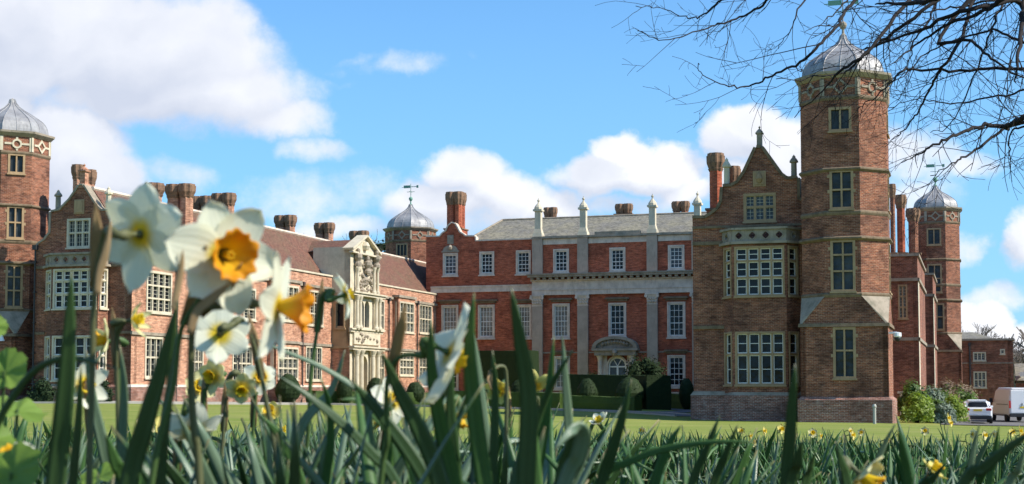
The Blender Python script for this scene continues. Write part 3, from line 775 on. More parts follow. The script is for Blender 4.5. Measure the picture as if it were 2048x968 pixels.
# bands and copings
b = MB(M0)
za, zb_ = zt(960, 584, TC), zt(960, 572, TC); b.box(st(862, 578, TC), sP, -.08, -.003, za, zb_); b.box(st(862, 578, TC), sP, -.14, -.081, zb_-.1, zb_+.04)
C.part('stone_band', b, 'stone_pale')
b = MB(M0)
for (a0, c0), (a1, c1) in zip(gab, gab[1:]):
    d = Vector((a1-a0, c1-c0)); L = max(d.length, .01); n_ = Vector((-d.y, d.x))/L
    b.prism_xz([(a0, c0), (a1, c1), (a1+n_.x*.12, c1+n_.y*.12), (a0+n_.x*.12, c0+n_.y*.12)], -.1, .56)
b.box(gab[-1][0], sP, -.08, .56, ZPAR+.002, ZPAR+.12)
C.part('coping', b, 'stone_pale')
b = MB(M0); s_, z_ = gx(901, 478); b.box(s_-.3, s_+.3, -.06, -.003, z_-.45, z_+.35); b.box(s_-.2, s_+.2, -.1, -.061, z_-.32, z_+.22)
C.part('carved_panel', b, 'stone_grey')
b = MB(M0); x0, z0, x1, z1 = LU[0]
b.box(x0-.1, x1+.1, -.14, -.003, z1+.05, z1+.2)
pts = [(x0, z1+.2), (x1, z1+.2)]+[((x0+x1)/2+(x1-x0)/2*math.cos(PI*k/8), z1+.2+.5*math.sin(PI*k/8)) for k in range(1, 8)]
b.prism_xz(pts, -.1, -.003); b.lathe([(.15, z1+.3), (.22, z1+.5), (.1, z1+.72)], 8, ((x0+x1)/2, -.12, 0))
C.part('window_pediment', b, 'stone_grey')
# entablature
zA, zB, zC2, zD = zt(1220, 588, TP), zt(1220, 577, TP), zt(1220, 560, TP), zt(1220, 547, TP)
b = MB(M1); b.box(sP, sR, -.30, -.003, zA, zB-.06); b.box(sP-.05, sR, -.36, -.003, zB-.058, zB); b.box(sP, sR, -.27, -.003, zB+.002, zC2); b.box(sP-.1, sR, -.42, -.003, zC2+.002, zC2+.12)
C.part('architrave', b, 'stone_pale')
b = MB(M1); b.box(sP-.25, sR, -.85, -.003, zD-.24, zD-.05); b.box(sP-.33, sR, -.95, -.003, zD-.048, zD+.06)
co = C.part('cornice', b, 'stone_grey')
b = MB(M1); k = sP
while k < -13: b.box(k, k+.28, -.72, -.421, zC2+.13, zD-.242); k += .56
C.part('dentils', b, 'stone_grey', co)
pil = [(1066, 1086), (1156, 1177), (1295, 1316), (1385, 1407)]
b = MB(M1); cp_ = MB(M1); ap = MB(M1)
zcap0, zcap1 = zt(1200, 611, TP), zA
fin = []
for x0, x1 in pil:
    a0, a1 = st(x0, 650, TP), st(x1, 650, TP); m_ = (a0+a1)/2
    if x0 == 1066: a0 = sP
    b = MB(M1); b.box(a0, a1, -.25, -.003, -1.3, zcap0); b.box(a0-.1, a1+.1, -.36, -.003, -1.8, -1.3); b.box(a0-.06, a1+.06, -.31, -.003, -1.298, -1.15)
    po = C.part('pilaster', b, 'render_grey')
    c = MB(M1); c.wedge(a0-.02, a1+.02, -.28, -.003, zcap0+.002, zcap0+.08); w_ = a1-a0; hh = zcap1-zcap0
    c.loft([[(a0+.02, -.25, zcap0+.08), (a1-.02, -.25, zcap0+.08), (a1-.02, -.01, zcap0+.08), (a0+.02, -.01, zcap0+.08)], [(a0-.02, -.3, zcap0+hh*.6), (a1+.02, -.3, zcap0+hh*.6), (a1+.02, -.01, zcap0+hh*.6), (a0-.02, -.01, zcap0+hh*.6)], [(a0-.1, -.4, zcap1-.12), (a1+.1, -.4, zcap1-.12), (a1+.1, -.01, zcap1-.12), (a0-.1, -.01, zcap1-.12)]])
    c.box(a0-.14, a1+.14, -.44, -.003, zcap1-.118, zcap1-.002)
    for i_ in range(4):
        xx = a0+w_*(i_+.5)/4
        for zz in (zcap0+hh*.25, zcap0+hh*.5): c.lathe([(.02, -.09), (.09, -.02), (.1, .05), (.04, .1)], 6, (xx, -.33, zz))
    for xx in (a0-.04, a1+.04):
        c.M = M1 @ Matrix.Translation((xx, -.38, zcap1-.25)) @ Matrix.Rotation(PI/2, 4, 'X'); c.lathe([(.14, -.06), (.14, .06)], 10); c.M = M1
    C.part('capital', c, 'stone_pale', po)
    e = MB(M1); e.box(a0, a1, -.22, -.003, zD+.062, ZP2-.6); e.box(a0, a1, -.24, -.003, ZP2-.598, ZP2-.1)
    C.part('attic_pilaster', e, 'render_grey')
    fin.append(m_)
b = MB(M1)
prev = sP
for x0, x1 in pil: b.box(prev, st(x0, 480, TP)-.0, -.07, -.003, ZP2-.62, ZP2-.12) if st(x0, 480, TP)-prev > .5 else None; prev = st(x1, 480, TP)
C.part('attic_band', b, 'stone_pale')
b = MB(M1); b.box(sP-.06, sR, -.3, .5, ZP2-.098, ZP2+.03); b.box(sP, sR, -.2, .5, ZP2+.032, ZP2+.12); b.box(st(1190, 470, TP), st(1280, 470, TP), -.15, .4, ZP2+.122, ZP2+.38)
C.part('parapet_coping', b, 'stone_grey')
tops = [396, 392, 387, 382]
for m_, ty, px in zip(fin, tops, (1076, 1167, 1305, 1400)): finial(C, m_, TP+.2, ZP2+.1, zt(px, ty, TP), w=.30)
b = MB(M0); b.box(sL+.1, sR, -.05, -.003, zt(1000, 706, TC), zt(1000, 703.5, TC)); C.part('string_course', b, 'stone_grey')
b = MB(M1); b.box(sP, sR, -.05, -.0035, zt(1200, 706, TP), zt(1200, 703.5, TP)); C.part('string_course', b, 'stone_grey')
b = MB(M0); b.box(sL, sR, -.6, -.003, -2.9, zt(1350, 784, TP)); C.part('plinth', b, 'stone_pale')
# doorway
dc = (ds0+ds1)/2
x0, x1 = st(1196, 720, TP), st(1272, 720, TP); zz0, zz1 = -1.7, zt(1234, 697, TP); ztop = zt(1234, 671, TP)
b = MB(M1); b.box(x0, ds0-.1, -.10, -.003, zz0, zz1-.6); b.box(ds1+.1, x1, -.10, -.003, zz0, zz1-.6)
ao = [(dc+(ds1-ds0)/2*1.18*math.cos(PI*k/12), dz1-(ds1-ds0)/2+(ds1-ds0)/2*1.18*math.sin(PI*k/12)) for k in range(13)]
ai = arch[2:]
for k in range(12): b.prism_xz([ao[k], ao[k+1], ai[k+1], ai[k]], -.16, .02)
b.box(ds0-.1, ds0, -.16, .02, zz0, dz1-(ds1-ds0)/2); b.box(ds1, ds1+.1, -.16, .02, zz0, dz1-(ds1-ds0)/2)
for xx in (x0+.28, x1-.28): b.lathe([(.3, zz0), (.3, zz0+.2), (.21, zz0+.3), (.18, zz1-1.1), (.24, zz1-.85), (.34, zz1-.62)], 12, (xx, -.42, 0))
dr = C.part('doorcase', b, 'stone_pale')
b = MB(M1); b.box(x0-.15, x1+.15, -.8, -.003, zz1-.61, zz1-.2); b.box(x0-.35, x1+.35, -1.0, -.003, zz1-.198, zz1)
n_ = 14; ra = (x1-x0)/2+.3; cx_ = (x0+x1)/2; hh = ztop-zz1-.1
outr = [(cx_+ra*math.cos(PI*k/n_), zz1+.02+hh*math.sin(PI*k/n_)**.9) for k in range(n_+1)]; inr = [(cx_+ra*.84*math.cos(PI*k/n_), zz1+.02+hh*.76*math.sin(PI*k/n_)**.9) for k in range(n_+1)]
for k in range(n_): b.prism_xz([outr[k], outr[k+1], inr[k+1], inr[k]], -1.0, -.003)
b.prism_xz([(cx_+ra*.86*math.cos(PI*k/n_), zz1+.02+hh*.78*math.sin(PI*k/n_)**.9) for k in range(n_+1)], -.7, -.004)
C.part('pediment', b, 'stone_grey', dr)
b = MB(M1)
for k in range(9): b.lathe([(.05, -.2), (.2, 0), (.06, .22)], 7, (cx_+(k-4)*.27, -.74, zz1+.2+.35*math.cos((k-4)/4*1.2)))
b.lathe([(.1, -.3), (.25, -.05), (.22, .2), (.08, .35)], 8, (cx_, -.9, zz1-.35))
C.part('carving', b, 'stone_grey', dr)
b = MB(M1); wd = (ds1-ds0); zs = dz1-wd/2
b.box(ds0, ds0+.12, .05, .15, dz0, zs); b.box(ds1-.12, ds1, .05, .15, dz0, zs); b.box(ds0+.12, ds1-.12, .05, .15, zs-.1, zs+.02); b.box(dc-.08, dc+.08, .05, .15, dz0, zs-.1)
oo = [(dc+wd/2*math.cos(PI*k/12), zs+wd/2*math.sin(PI*k/12)) for k in range(13)]; ii = [(dc+wd/2*.84*math.cos(PI*k/12), zs+wd/2*.84*math.sin(PI*k/12)) for k in range(13)]
for k in range(12): b.prism_xz([oo[k], oo[k+1], ii[k+1], ii[k]], .05, .15)
for an in (PI/3, 2*PI/3):
    b.prism_xz([(dc+.04*math.sin(an), zs), (dc-.04*math.sin(an), zs), (dc+wd*.44*math.cos(an)-.04*math.sin(an), zs+wd*.44*math.sin(an)), (dc+wd*.44*math.cos(an)+.04*math.sin(an), zs+wd*.44*math.sin(an))], .052, .148)
b.box(ds0+.12, ds1-.12, .06, .14, -.6, -.45)
d_ = C.part('door', b, 'white_paint')
g = MB(M1); g.add([(ds0, .17, dz0), (ds1, .17, dz0), (ds1, .17, dz1), (ds0, .17, dz1)], [(0, 1, 2, 3)]); C.part('pane', g, 'pane_mid', d_)
# slate roof
tR = TC+6.5
rs0, rz0 = st(940, 481, TC+.6), ZPAR-.35
r1s, r1z = on_t(1005, 440.5, tR)
b = MB(); zf = ZPAR-.2
b.add([(rs0-1, TC+.55, zf), (sR, TC+.55, zf), (sR, tR, r1z), (r1s, tR, r1z), (rs0-1, TC+13, zf), (sR, TC+13, zf)], [(0, 1, 2, 3), (0, 3, 4), (4, 3, 2, 5), (1, 5, 2)])
b.add([(rs0-1, TC+.55, zf-1), (sR, TC+.55, zf-1), (sR, TC+.55, zf), (rs0-1, TC+.55, zf)], [(0, 1, 2, 3)])
ro = C.part('roof', b, 'slate_roof')
b = MB(); b.tube([(r1s, tR, r1z+.03), (sR, tR, r1z+.03)], .1, 6); b.tube([(r1s, tR, r1z+.03), (rs0-1, TC+.55, zf+.03)], .09, 6); C.part('ridge', b, 'stone_grey', ro)
b = MB(); b.box(sL, sR, TC+13, TC+13.4, -2.9, zf); b.box(sL, sL+.4, TC+.5, TC+13, -2.9, zf); C.part('rear_wall', b, 'brick_rubbed')
def chim_px(T, x0, x1, y0, y1, t, n=2, r=None, **k):
    s0, _ = on_t(x0, (y0+y1)/2, t); s1, zb1 = on_t(x1, y1, t); _, z1 = on_t((x0+x1)/2, y0, t)
    w_ = s1-s0
    if n == 1: rr = w_/2/1.4; gap = None
    elif n in (2, 4): rr = w_/(2.84+2.1); gap = rr*2.1
    if r: rr = r
    return chimney(T, (s0+s1)/2, t, zb1-.8, z1, rr, n, gap=gap, **k)
chim_px(C, 1087, 1115, 415, 440, TC+9, 2)
chim_px(C, 1230, 1266, 408, 432, TC+9, 2)
chim_px(C, 1343, 1380, 403, 430, TC+9, 2)
chim_px(C, 894, 930, 385, 462, TC+1.6, 4, m='brick_rubbed', capz=1.2)

# ------------------------------------------------------------ gabled wing ends
def coping(T, M, pts, m='stone_moss', w=.16, dep=.6, name='coping'):
    b = MB(M)
    for (a0, c0), (a1, c1) in zip(pts, pts[1:]):
        d = Vector((a1-a0, c1-c0)); L = d.length
        if L < .02: continue
        n_ = Vector((-d.y, d.x))/L
        if n_.y < 0: n_ = -n_
        b.prism_xz([(a0, c0), (a1, c1), (a1+n_.x*w, c1+n_.y*w), (a0+n_.x*w, c0+n_.y*w)], -.1, dep)
    return T.part(name, b, m)
def canted_bay(T, M, x0, x1, cx0, cx1, dep, zlo, zhi, wins, bal, brick, plin=None, white=True, frame='stone_cream'):
    """bay from x0..x1 at the wall, front face cx0..cx1 at -dep. wins: (z0,z1,rows,front cols)"""
    faces = [((x0, 0), (cx0, -dep)), ((cx0, -dep), (cx1, -dep)), ((cx1, -dep), (x1, 0))]
    bm_ = MB(M); fr = []
    for i, (p, q) in enumerate(faces):
        L = math.hypot(q[0]-p[0], q[1]-p[1]); an = math.atan2(q[1]-p[1], q[0]-p[0])
        Mf = M @ Matrix.Translation((p[0], p[1], 0)) @ Matrix.Rotation(an, 4, 'Z')
        e = .12 if i != 1 else .10
        holes = [(e, z0, L-e, z1) for (z0, z1, rows, c) in wins]
        bm_.M = Mf; bm_.wall([(0, zlo), (L, zlo), (L, zhi), (0, zhi)], holes, .22, .24)
        fr.append((Mf, L, holes))
    T.part('bay', bm_, brick)
    for k, (z0, z1, rows, c) in enumerate(wins):
        for i, (Mf, L, holes) in enumerate(fr):
            mullion_window(T, Mf, holes[k], c if i == 1 else 1, rows, frame=frame, fw=.11, mw=.10, sub=(1, 2), white=white, pane='pane_dark', proud=.04)
    if bal:
        z0, z1, nq = bal
        b = MB(M)
        for i, (Mf, L, _) in enumerate(fr):
            b.M = Mf; n = nq if i == 1 else 1; hs = []
            for j in range(n):
                cx_ = L*(j+.5)/n if n > 1 else L/2; zc = (z0+z1)/2; hr = min(.22, (z1-z0)*.27, L*.3)
                hs.append([(cx_+hr*(1+.12*math.cos(4*a_))*math.cos(a_), zc+hr*(1+.12*math.cos(4*a_))*math.sin(a_)) for a_ in [2*PI*q_/16 for q_ in range(16)]])
            b.wall([(0, z0), (L, z0), (L, z1), (0, z1)], hs, .2, .2, -.04)
            b.box(-.06, L+.06, -.16, .2, z1+.002, z1+.12); b.box(-.06, L+.06, -.2, .2, z0-.14, z0-.002)
            for hpt in hs:
                c0 = sum(p[0] for p in hpt)/16; c1 = sum(p[1] for p in hpt)/16
                for q_ in range(16):
                    a_, b2 = hpt[q_], hpt[(q_+1) % 16]
                    sc_ = 1.28
                    b.prism_xz([a_, b2, (c0+(b2[0]-c0)*sc_, c1+(b2[1]-c1)*sc_), (c0+(a_[0]-c0)*sc_, c1+(a_[1]-c1)*sc_)], -.075, -.038)
        T.part('balustrade', b, 'stone_grey')
        bk = MB(M); bk.add([(x0, 0, z0), (cx0+.25, -dep+.25, z0), (cx1-.25, -dep+.25, z0), (x1, 0, z0)], [(0, 1, 2, 3)])
        T.part('bay_roof', bk, 'lead_dome')
    if plin:
        b = MB(M); e = .14
        b.loft([[(x0-e, .1, zlo-.2), (cx0-e*.6, -dep-e, zlo-.2), (cx1+e*.6, -dep-e, zlo-.2), (x1+e, .1, zlo-.2)], [(x0-e, .1, plin), (cx0-e*.6, -dep-e, plin), (cx1+e*.6, -dep-e, plin), (x1+e, .1, plin)]])
        T.part('plinth', b, 'brick_plinth')
        b = MB(M)
        b.loft([[(x0-e, .1, plin+.002), (cx0-e*.6, -dep-e, plin+.002), (cx1+e*.6, -dep-e, plin+.002), (x1+e, .1, plin+.002)], [(x0, .1, plin+.18), (cx0, -dep-.01, plin+.18), (cx1, -dep-.01, plin+.18), (x1, .1, plin+.18)]])
        T.part('plinth_cap', b, 'stone_grey')
    return fr

# right wing
TG = 77.2
RW = Thing('brick_wing', 'shaded brown gabled wing with two tiers of white bay windows beside the tallest tower', 'building', -10, TG, -1.8)
MG = frame_t(TG)
def G(px, py, t=TG): return (st(px, py, t), zt(px, py, t))
gw = rect_t(1487, 386, 1552, 444, TG)
out = [G(1385, 437), G(1410, 437), G(1420, 431), G(1436, 419), G(1444, 404), G(1446, 374), G(1462, 373), G(1476, 366), G(1490, 345), G(1513, 296), G(1522, 296), G(1545, 328), G(1560, 349), G(1572, 358), G(1579, 359), G(1594, 356), G(1595, 398), G(1607, 405)]
sGL, sGR = out[0][0], st(1609, 500, TG)
out[-1] = (sGR, out[-1][1])
w = MB(MG); w.wall([(sGL, -.4), (sGR, -.4)]+list(reversed(out)), [gw], .22, .6)
w.M = frame_t(0); w.box(sGL, sGL+.45, TG+.6, 100, -2.8, out[0][1]-.25)
RW.part('wall', w, 'brick_brown')
coping(RW, MG, out)
mullion_window(RW, MG, gw, 3, [1.15, 1], frame='stone_gold', pane='pane_mid', sub=(2, 3), fw=.15, mw=.12, label=None)
b = MB(MG); x0, z0, x1, z1 = rect_t(1506, 342, 1532, 373, TG); b.box(x0, x1, -.05, -.003, z0, z1); b.box(x0+.1, x1-.1, -.1, -.051, z0+.1, z1-.1); b.lathe([(.1, z0+.2), (.2, z0+.4), (.1, z1-.15)], 8, ((x0+x1)/2, -.1, 0))
RW.part('carved_panel', b, 'stone_gold')
s_, z_ = G(1518, 297); finial(RW, s_, TG+.25, z_-.05, zt(1518, 250, TG), 'stone_grey', .15)
s_, z_ = G(1587, 357); small_pinnacle(RW, s_, TG+.25, z_, zt(1587, 308, TG), 'stone_grey', .17)
s_, z_ = G(1452, 363); small_pinnacle(RW, s_, TG+.25, z_-.3, zt(1452, 314, TG), 'stone_cream', .17)
b = MB(MG)
x1_, x2_ = st(1448, 540, TG), st(1597, 540, TG)
for py in (487, 655): z_ = zt(1420, py, TG); b.box(sGL, x1_, -.1, -.003, z_-.08, z_+.1); b.box(x2_, sGR, -.1, -.003, z_-.08, z_+.1)
b.box(sGL, sGR, -.08, -.003, zt(1500, 452, TG)-.06, zt(1500, 452, TG)+.06)
RW.part('string_course', b, 'stone_moss')
b = MB(MG); b.box(sGL-.14, sGR, -.16, .2, -2.8, -.42); RW.part('plinth', b, 'brick_plinth')
b = MB(MG); b.wedge(sGL-.16, sGR+.2, -.2, .2, -.418, -.2, .15, .15); RW.part('plinth_cap', b, 'stone_grey')
DEP = .95
f = TG-DEP
bw = [(zt(1518, 771, f), zt(1518, 663, f), [1.45, 1], 4), (zt(1518, 593, f), zt(1518, 492, f), [1.1, 1, .78], 4)]
canted_bay(RW, MG, st(1446, 540, TG), st(1599, 540, TG), st(1465, 540, f), st(1573, 540, f), DEP, -2.6, zt(1518, 488, f), bw, (zt(1518, 482, f), zt(1518, 459, f), 4), 'brick_brown', plin=-.42, frame='stone_gold')
# windows' brick apron courses
chim_px(RW, 1414, 1450, 307, 425, TG+3, 1, m='brick_rubbed', capz=1.0)
chim_px(RW, 1452, 1482, 333, 400, TG+3.8, 1, m='brick_brown', capz=1.0)
# body and roof behind the gable
b = MB(); zr = 8.1
b.box(-5.7, -5.2, TG+.7, 150, -2.9, zr+.35)
RW.part('side_wall', b, 'brick_dull')
b = MB(); b.add([(sGL+.3, TG+.6, zr), (-5.6, TG+.6, zr), (-9.8, TG+.6, 11.5), (sGL+.3, 130, zr), (-5.6, 130, zr), (-9.8, 130, 11.5)], [(0, 2, 1), (0, 3, 5, 2), (1, 2, 5, 4), (3, 4, 5)])
RW.part('roof', b, 'tile_roof')
# projections on the sunny side, seen in a row behind the tower
def proj(pxc, pyt, Yc, px2, label, win=None):
    a, _ = ray(pxc, 600); t0 = Yc*(a*ST+CT); s1 = Yc*(a*CT-ST); z1 = Yc*ray(pxc, pyt)[1]
    t1 = on_s(px2, 600, s1)[0]
    b = MB(frame_t(t0)); hs = [rect_t(*win, t0)] if win else []
    b.wall([(-5.4, -2.9), (s1, -2.9), (s1, z1), (-5.4, z1)], hs, .2, .3)
    b.M = frame_s(s1); b.wall([(t0, -2.9), (t1, -2.9), (t1, z1), (t0, z1)], [], .2, .3)
    b.M = Matrix.Identity(4); b.add([(-5.4, t1, -2.9), (s1, t1, -2.9), (s1, t1, z1), (-5.4, t1, z1)], [(0, 3, 2, 1)])
    RW.part('side_bay', b, 'brick_dull')
    b = MB(); b.box(-5.4, s1+.12, t0-.12, t1+.12, z1+.002, z1+.16)
    for z_, e in ((z1-1.6, .12), (3.0, .10)):
        b.box(-5.4, s1+e, t0-e, t0-.003, z_, z_+.2); b.box(s1+.003, s1+e, t0-e, t1, z_, z_+.2)
    RW.part('string_course', b, 'stone_grey')
    b = MB()
    b.box(s1+.003, s1+.035, t0, t0+1.6, -2.6, z1-1.62)
    RW.part('quoin', b, 'stone_cream')
    if win: mullion_window(RW, frame_t(t0), hs[0], 2, [1, 1, 1], pane='pane_mid', frame='stone_gold', fw=.1)
    return s1, t0, t1
proj(1836, 512, 92.6, 1850, '', (1796, 569, 1815, 638))
proj(1866, 550, 108, 1872, '')
chim_px(RW, 1778, 1794, 368, 512, 98, 1, m='brick_brown', base=True)
chim_px(RW, 1790, 1815, 390, 512, 100, 1, m='brick_rubbed')
chim_px(RW, 1812, 1842, 417, 512, 103, 1, m='brick_brown')

# left wing
TLg = 73.2
LW = Thing('brick_wing', 'long sunlit salmon brick wing with tiled roof, mullioned windows and shaded gable at left', 'building', -48, TLg, -.9)
ML = frame_t(TLg)
SL = -46.5
def GL(px, py): return (st(px, py, TLg), zt(px, py, TLg))
gwl = rect_t(134, 437, 181, 496, TLg)
ol = [GL(72, 500), GL(78, 488), GL(90, 480), GL(101, 466), GL(103, 424), GL(120, 421), GL(126, 414), GL(140, 400), GL(160, 371), GL(167, 371), GL(180, 392), GL(195, 415), GL(204, 422), GL(219, 421), GL(221, 465), GL(232, 482), GL(258, 490)]
sLL = ol[0][0]; ol[-1] = (SL, 8.35)
w = MB(ML); w.wall([(sLL, .05), (SL, .05)]+list(reversed(ol)), [gwl], .22, .6); LW.part('gable_wall', w, 'brick_brown')
coping(LW, ML, ol, 'stone_grey', .11)
mullion_window(LW, ML, gwl, 3, [1.1, 1], pane='pane_lattice')
b = MB(ML); x0, z0, x1, z1 = rect_t(149, 399, 169, 428, TLg); b.box(x0, x1, -.05, -.003, z0, z1); b.box(x0+.08, x1-.08, -.1, -.051, z0+.08, z1-.08); LW.part('carved_panel', b, 'stone_gold')
s_, z_ = GL(163, 372); finial(LW, s_, TLg+.25, z_-.1, zt(163, 326, TLg), 'brick_salmon', .2)
s_, z_ = GL(111, 421); small_pinnacle(LW, s_, TLg+.25, z_, zt(111, 378, TLg), 'stone_grey', .17)
s_, z_ = GL(212, 421); small_pinnacle(LW, s_, TLg+.25, z_, zt(212, 372, TLg), 'stone_cream', .17)
b = MB(ML); xa, xb = st(92, 600, TLg), st(217, 600, TLg)
for py in (531, 665): z_ = zt(230, py, TLg); b.box(sLL, xa, -.09, -.003, z_-.07, z_+.09); b.box(xb, SL+.08, -.09, -.003, z_-.07, z_+.09)
LW.part('string_course', b, 'stone_moss')
b = MB(ML); b.box(sLL, SL+.1, -.12, .2, -2.0, .03); b.wedge(sLL, SL+.12, -.14, .2, .032, .16, .1, .1); LW.part('plinth', b, 'brick_plinth')
D2 = .9; f = TLg-D2
canted_bay(LW, ML, st(91, 600, TLg), st(217, 600, TLg), st(103, 600, f), st(196, 600, f), D2, -2.0, zt(150, 533, f), [(zt(150, 762, f), zt(150, 671, f), [1.3, 1], 4), (zt(150, 618, f), zt(150, 537, f), [1.1, 1, .8], 5)], (zt(150, 528, f), zt(150, 509, f), 5), 'brick_brown', plin=.03)
pipe(LW, ML, st(71, 600, TLg), -.8, zt(71, 500, TLg))
# sunlit side
def RS(*r): return rect_s(*r, SL)
up = [((292, 543, 343, 627), 4, [1, 1, 1]), ((384, 600-42, 414, 640), 3, [1, 1, 1]), ((486, 576, 511, 641), 2, [1, 1, 1]), ((611, 581, 646, 652), 4, [1, 1, 1]), ((757, 600, 768, 661), 2, [1, 1]), ((838, 609, 863, 668), 4, [1, 1])]
lo = [((289, 673, 325, 757), 3, [1, 1]), ((381, 688, 406, 760), 3, [1, 1]), ((464, 690, 504, 764), 4, [1, 1]), ((611, 692, 643, 762), 4, [1, 1]), ((757, 708, 768, 764), 2, [1, 1]), ((838, 708, 860, 762), 3, [1, 1])]
holes = [RS(*r[0]) for r in up+lo]
ZP = 8.38
w = MB(frame_s(SL)); w.wall([(TLg, .05), (TC+.5, .05), (TC+.5, ZP), (TLg, ZP)], holes, .25, .5); LW.part('side_wall', w, 'brick_salmon')
for (r, c, rows), hh in zip(up+lo, holes): mullion_window(LW, frame_s(SL), hh, c, rows, pane='pane_dark', sub=(1, 3), fw=.14, mw=.09, proud=.05)
b = MB(frame_s(SL)); zc = on_s(600, 568.5, SL)[1]
b.box(TLg-.1, TC, -.12, -.003, 3.07, 3.25); b.box(TLg, TC, -.14, -.003, zc-.1, zc+.1); LW.part('string_course', b, 'stone_grey')
b = MB(frame_s(SL)); b.box(TLg-.1, TC, -.1, .5, ZP+.002, ZP+.13); LW.part('parapet_coping', b, 'stone_cream')
b = MB(frame_s(SL)); b.box(TLg-.16, TC, -.14, .2, -2.8, .02); LW.part('plinth', b, 'brick_plinth')
b = MB(frame_s(SL)); b.wedge(TLg-.18, TC, -.17, .2, .022, .18, .05, .05); LW.part('plinth_cap', b, 'stone_pale')
def rect_bay(pl, pc, pr, ztop, wu, wl, T=LW):
    t0 = on_s(pl, 650, SL)[0]; so_ = on_t(pc, 650, t0)[0]; t1 = on_s(pr, 650, so_)[0]
    side = [(SL+.25, z0, so_-.2, z1) for z0, z1 in (wu, wl)]
    m_ = MB(frame_t(t0)); m_.wall([(SL, -2.6), (so_, -2.6), (so_, ztop), (SL, ztop)], side, .2, .3)
    fh = [(t0+.25, z0, t1-.25, z1) for z0, z1 in (wu, wl)]
    m_.M = frame_s(so_); m_.wall([(t0, -2.6), (t1, -2.6), (t1, ztop), (t0, ztop)], fh, .2, .3)
    m_.M = Matrix.Identity(4); m_.add([(SL, t1, -2.6), (so_, t1, -2.6), (so_, t1, ztop), (SL, t1, ztop)], [(0, 3, 2, 1)])
    T.part('bay', m_, 'brick_salmon')
    for h_ in side: mullion_window(T, frame_t(t0), h_, 1, [1, 1, 1], sub=(2, 2))
    for h_ in fh: mullion_window(T, frame_s(so_), h_, 4, [1, 1, 1], sub=(2, 2), fw=.14, mw=.1)
    b = MB(); e = .12
    b.box(SL, so_+e, t0-e, t1+e, ztop+.002, ztop+.2)
    b.box(SL, so_+e, t0-e, t0-.003, 3.07, 3.25); b.box(so_+.003, so_+e, t0-e, t1+e, 3.07, 3.25)
    T.part('bay_cornice', b, 'stone_grey')
    b = MB(); b.box(SL, so_+.15, t0-.15, t1+.15, -2.7, .02); T.part('plinth', b, 'brick_plinth')
    return t0, so_, t1
z_at = lambda px, py: on_s(px, py, SL)[1]
rect_bay(535, 553, 600, z_at(575, 567), (z_at(575, 645), z_at(575, 573)), (z_at(575, 760), z_at(575, 695)))
rect_bay(785, 797, 830, z_at(800, 597), (z_at(800, 666), z_at(800, 604)), (z_at(800, 752), z_at(800, 703)))
for px, py in ((352, 535), (476, 566), (604, 569), (776, 600), (833, 606)):
    t_, z_ = on_s(px, py, SL); pipe(LW, frame_s(SL), t_, -.9, z_-.1)
# roofs
RS_, RZ = -49.6, 11.75
b = MB(); b.add([(SL-.35, TLg+.55, ZP-.3), (RS_, TLg+.55, RZ), (-52.7, TLg+.55, ZP-.3), (SL-.35, TC+9, ZP-.3), (RS_, TC+9, RZ), (-52.7, TC+9, ZP-.3)], [(0, 3, 4, 1), (1, 4, 5, 2), (0, 1, 2), (3, 5, 4)])
b.box(-53.2, -52.6, TLg+.6, TC+9, -2.5, ZP-.2)
ro = LW.part('roof', b, 'tile_roof')
b = MB(); b.tube([(RS_, TLg+.5, RZ+.03), (RS_, TC+9, RZ+.03)], .13, 6); LW.part('ridge', b, 'stone_pale', ro)  # ridge tiles in a pale tone: their sunlit brightness is put into the colour
def lchim(px0, px1, y0, y1, s_, n=2, m='brick_salmon', r=.4, ax='t'):
    t_, z1 = on_s((px0+px1)/2, y0, s_); z0 = on_s((px0+px1)/2, y1, s_)[1]
    chimney(LW, s_, t_, z0-1.5, z1, r, n, axis=ax, m=m, base=True, gap=r*2.2)
lchim(336, 386, 369, 440, -48.9, 2, r=.42, ax='s'); lchim(385, 422, 393, 430, -52, 2, r=.38, ax='s'); lchim(428, 467, 387, 425, -50.4, 2, r=.38, ax='s')
lchim(297, 321, 367, 395, -52, 1, r=.5); lchim(554, 588, 431, 462, -51.5, 2, r=.38, ax='s'); lchim(634, 664, 446, 478, -51.5, 2, r=.37, ax='s'); lchim(703, 733, 462, 482, -51.5, 2, r=.37, ax='s')
chim_px(LW, 144, 168, 330, 400, 75.8, 1, m='brick_salmon', base=False); chim_px(LW, 168, 191, 340, 400, 76.6, 1, m='brick_salmon', base=False)

# ------------------------------------------------------------ carved stone porch on the left wing
pt0 = on_s(664, 600, SL)[0]; pso = -45.0; pt1 = on_s(761, 600, pso)[0]
PO = Thing('stone_porch', 'tall carved cream stone frontispiece with columns and pediment on the long left wing', 'porch', -45.6, pt0, -1.4)
MF, MSd = frame_s(pso), frame_t(pt0)
zp = lambda px, py: on_s(px, py, pso)[1]
tp = lambda px, py=650: on_s(px, py, pso)[0]
zc1, zc2, zc3 = zp(730, 696), zp(730, 589), zp(727, 508)
b = MB(MSd)
sw = rect_t(670, 599, 690, 656, pt0); cxx = (sw[0]+sw[2])/2; rr = (sw[2]-sw[0])/2-.12
hole = [(cxx-rr, sw[1]+.15), (cxx+rr, sw[1]+.15)]+[(cxx+rr*math.cos(PI*k/8), sw[3]-rr-.12+rr*math.sin(PI*k/8)) for k in range(9)]
b.wall([(SL, zc1), (pso, zc1), (pso, zc2), (SL, zc2)], [hole], .3, .31)
b.box(sw[0], cxx-rr-.002, -.08, -.003, sw[1], sw[3]-rr); b.box(cxx+rr+.002, sw[2], -.08, -.003, sw[1], sw[3]-rr); b.box(sw[0]-.08, sw[2]+.08, -.14, -.003, sw[1]-.12, sw[1]+.0)
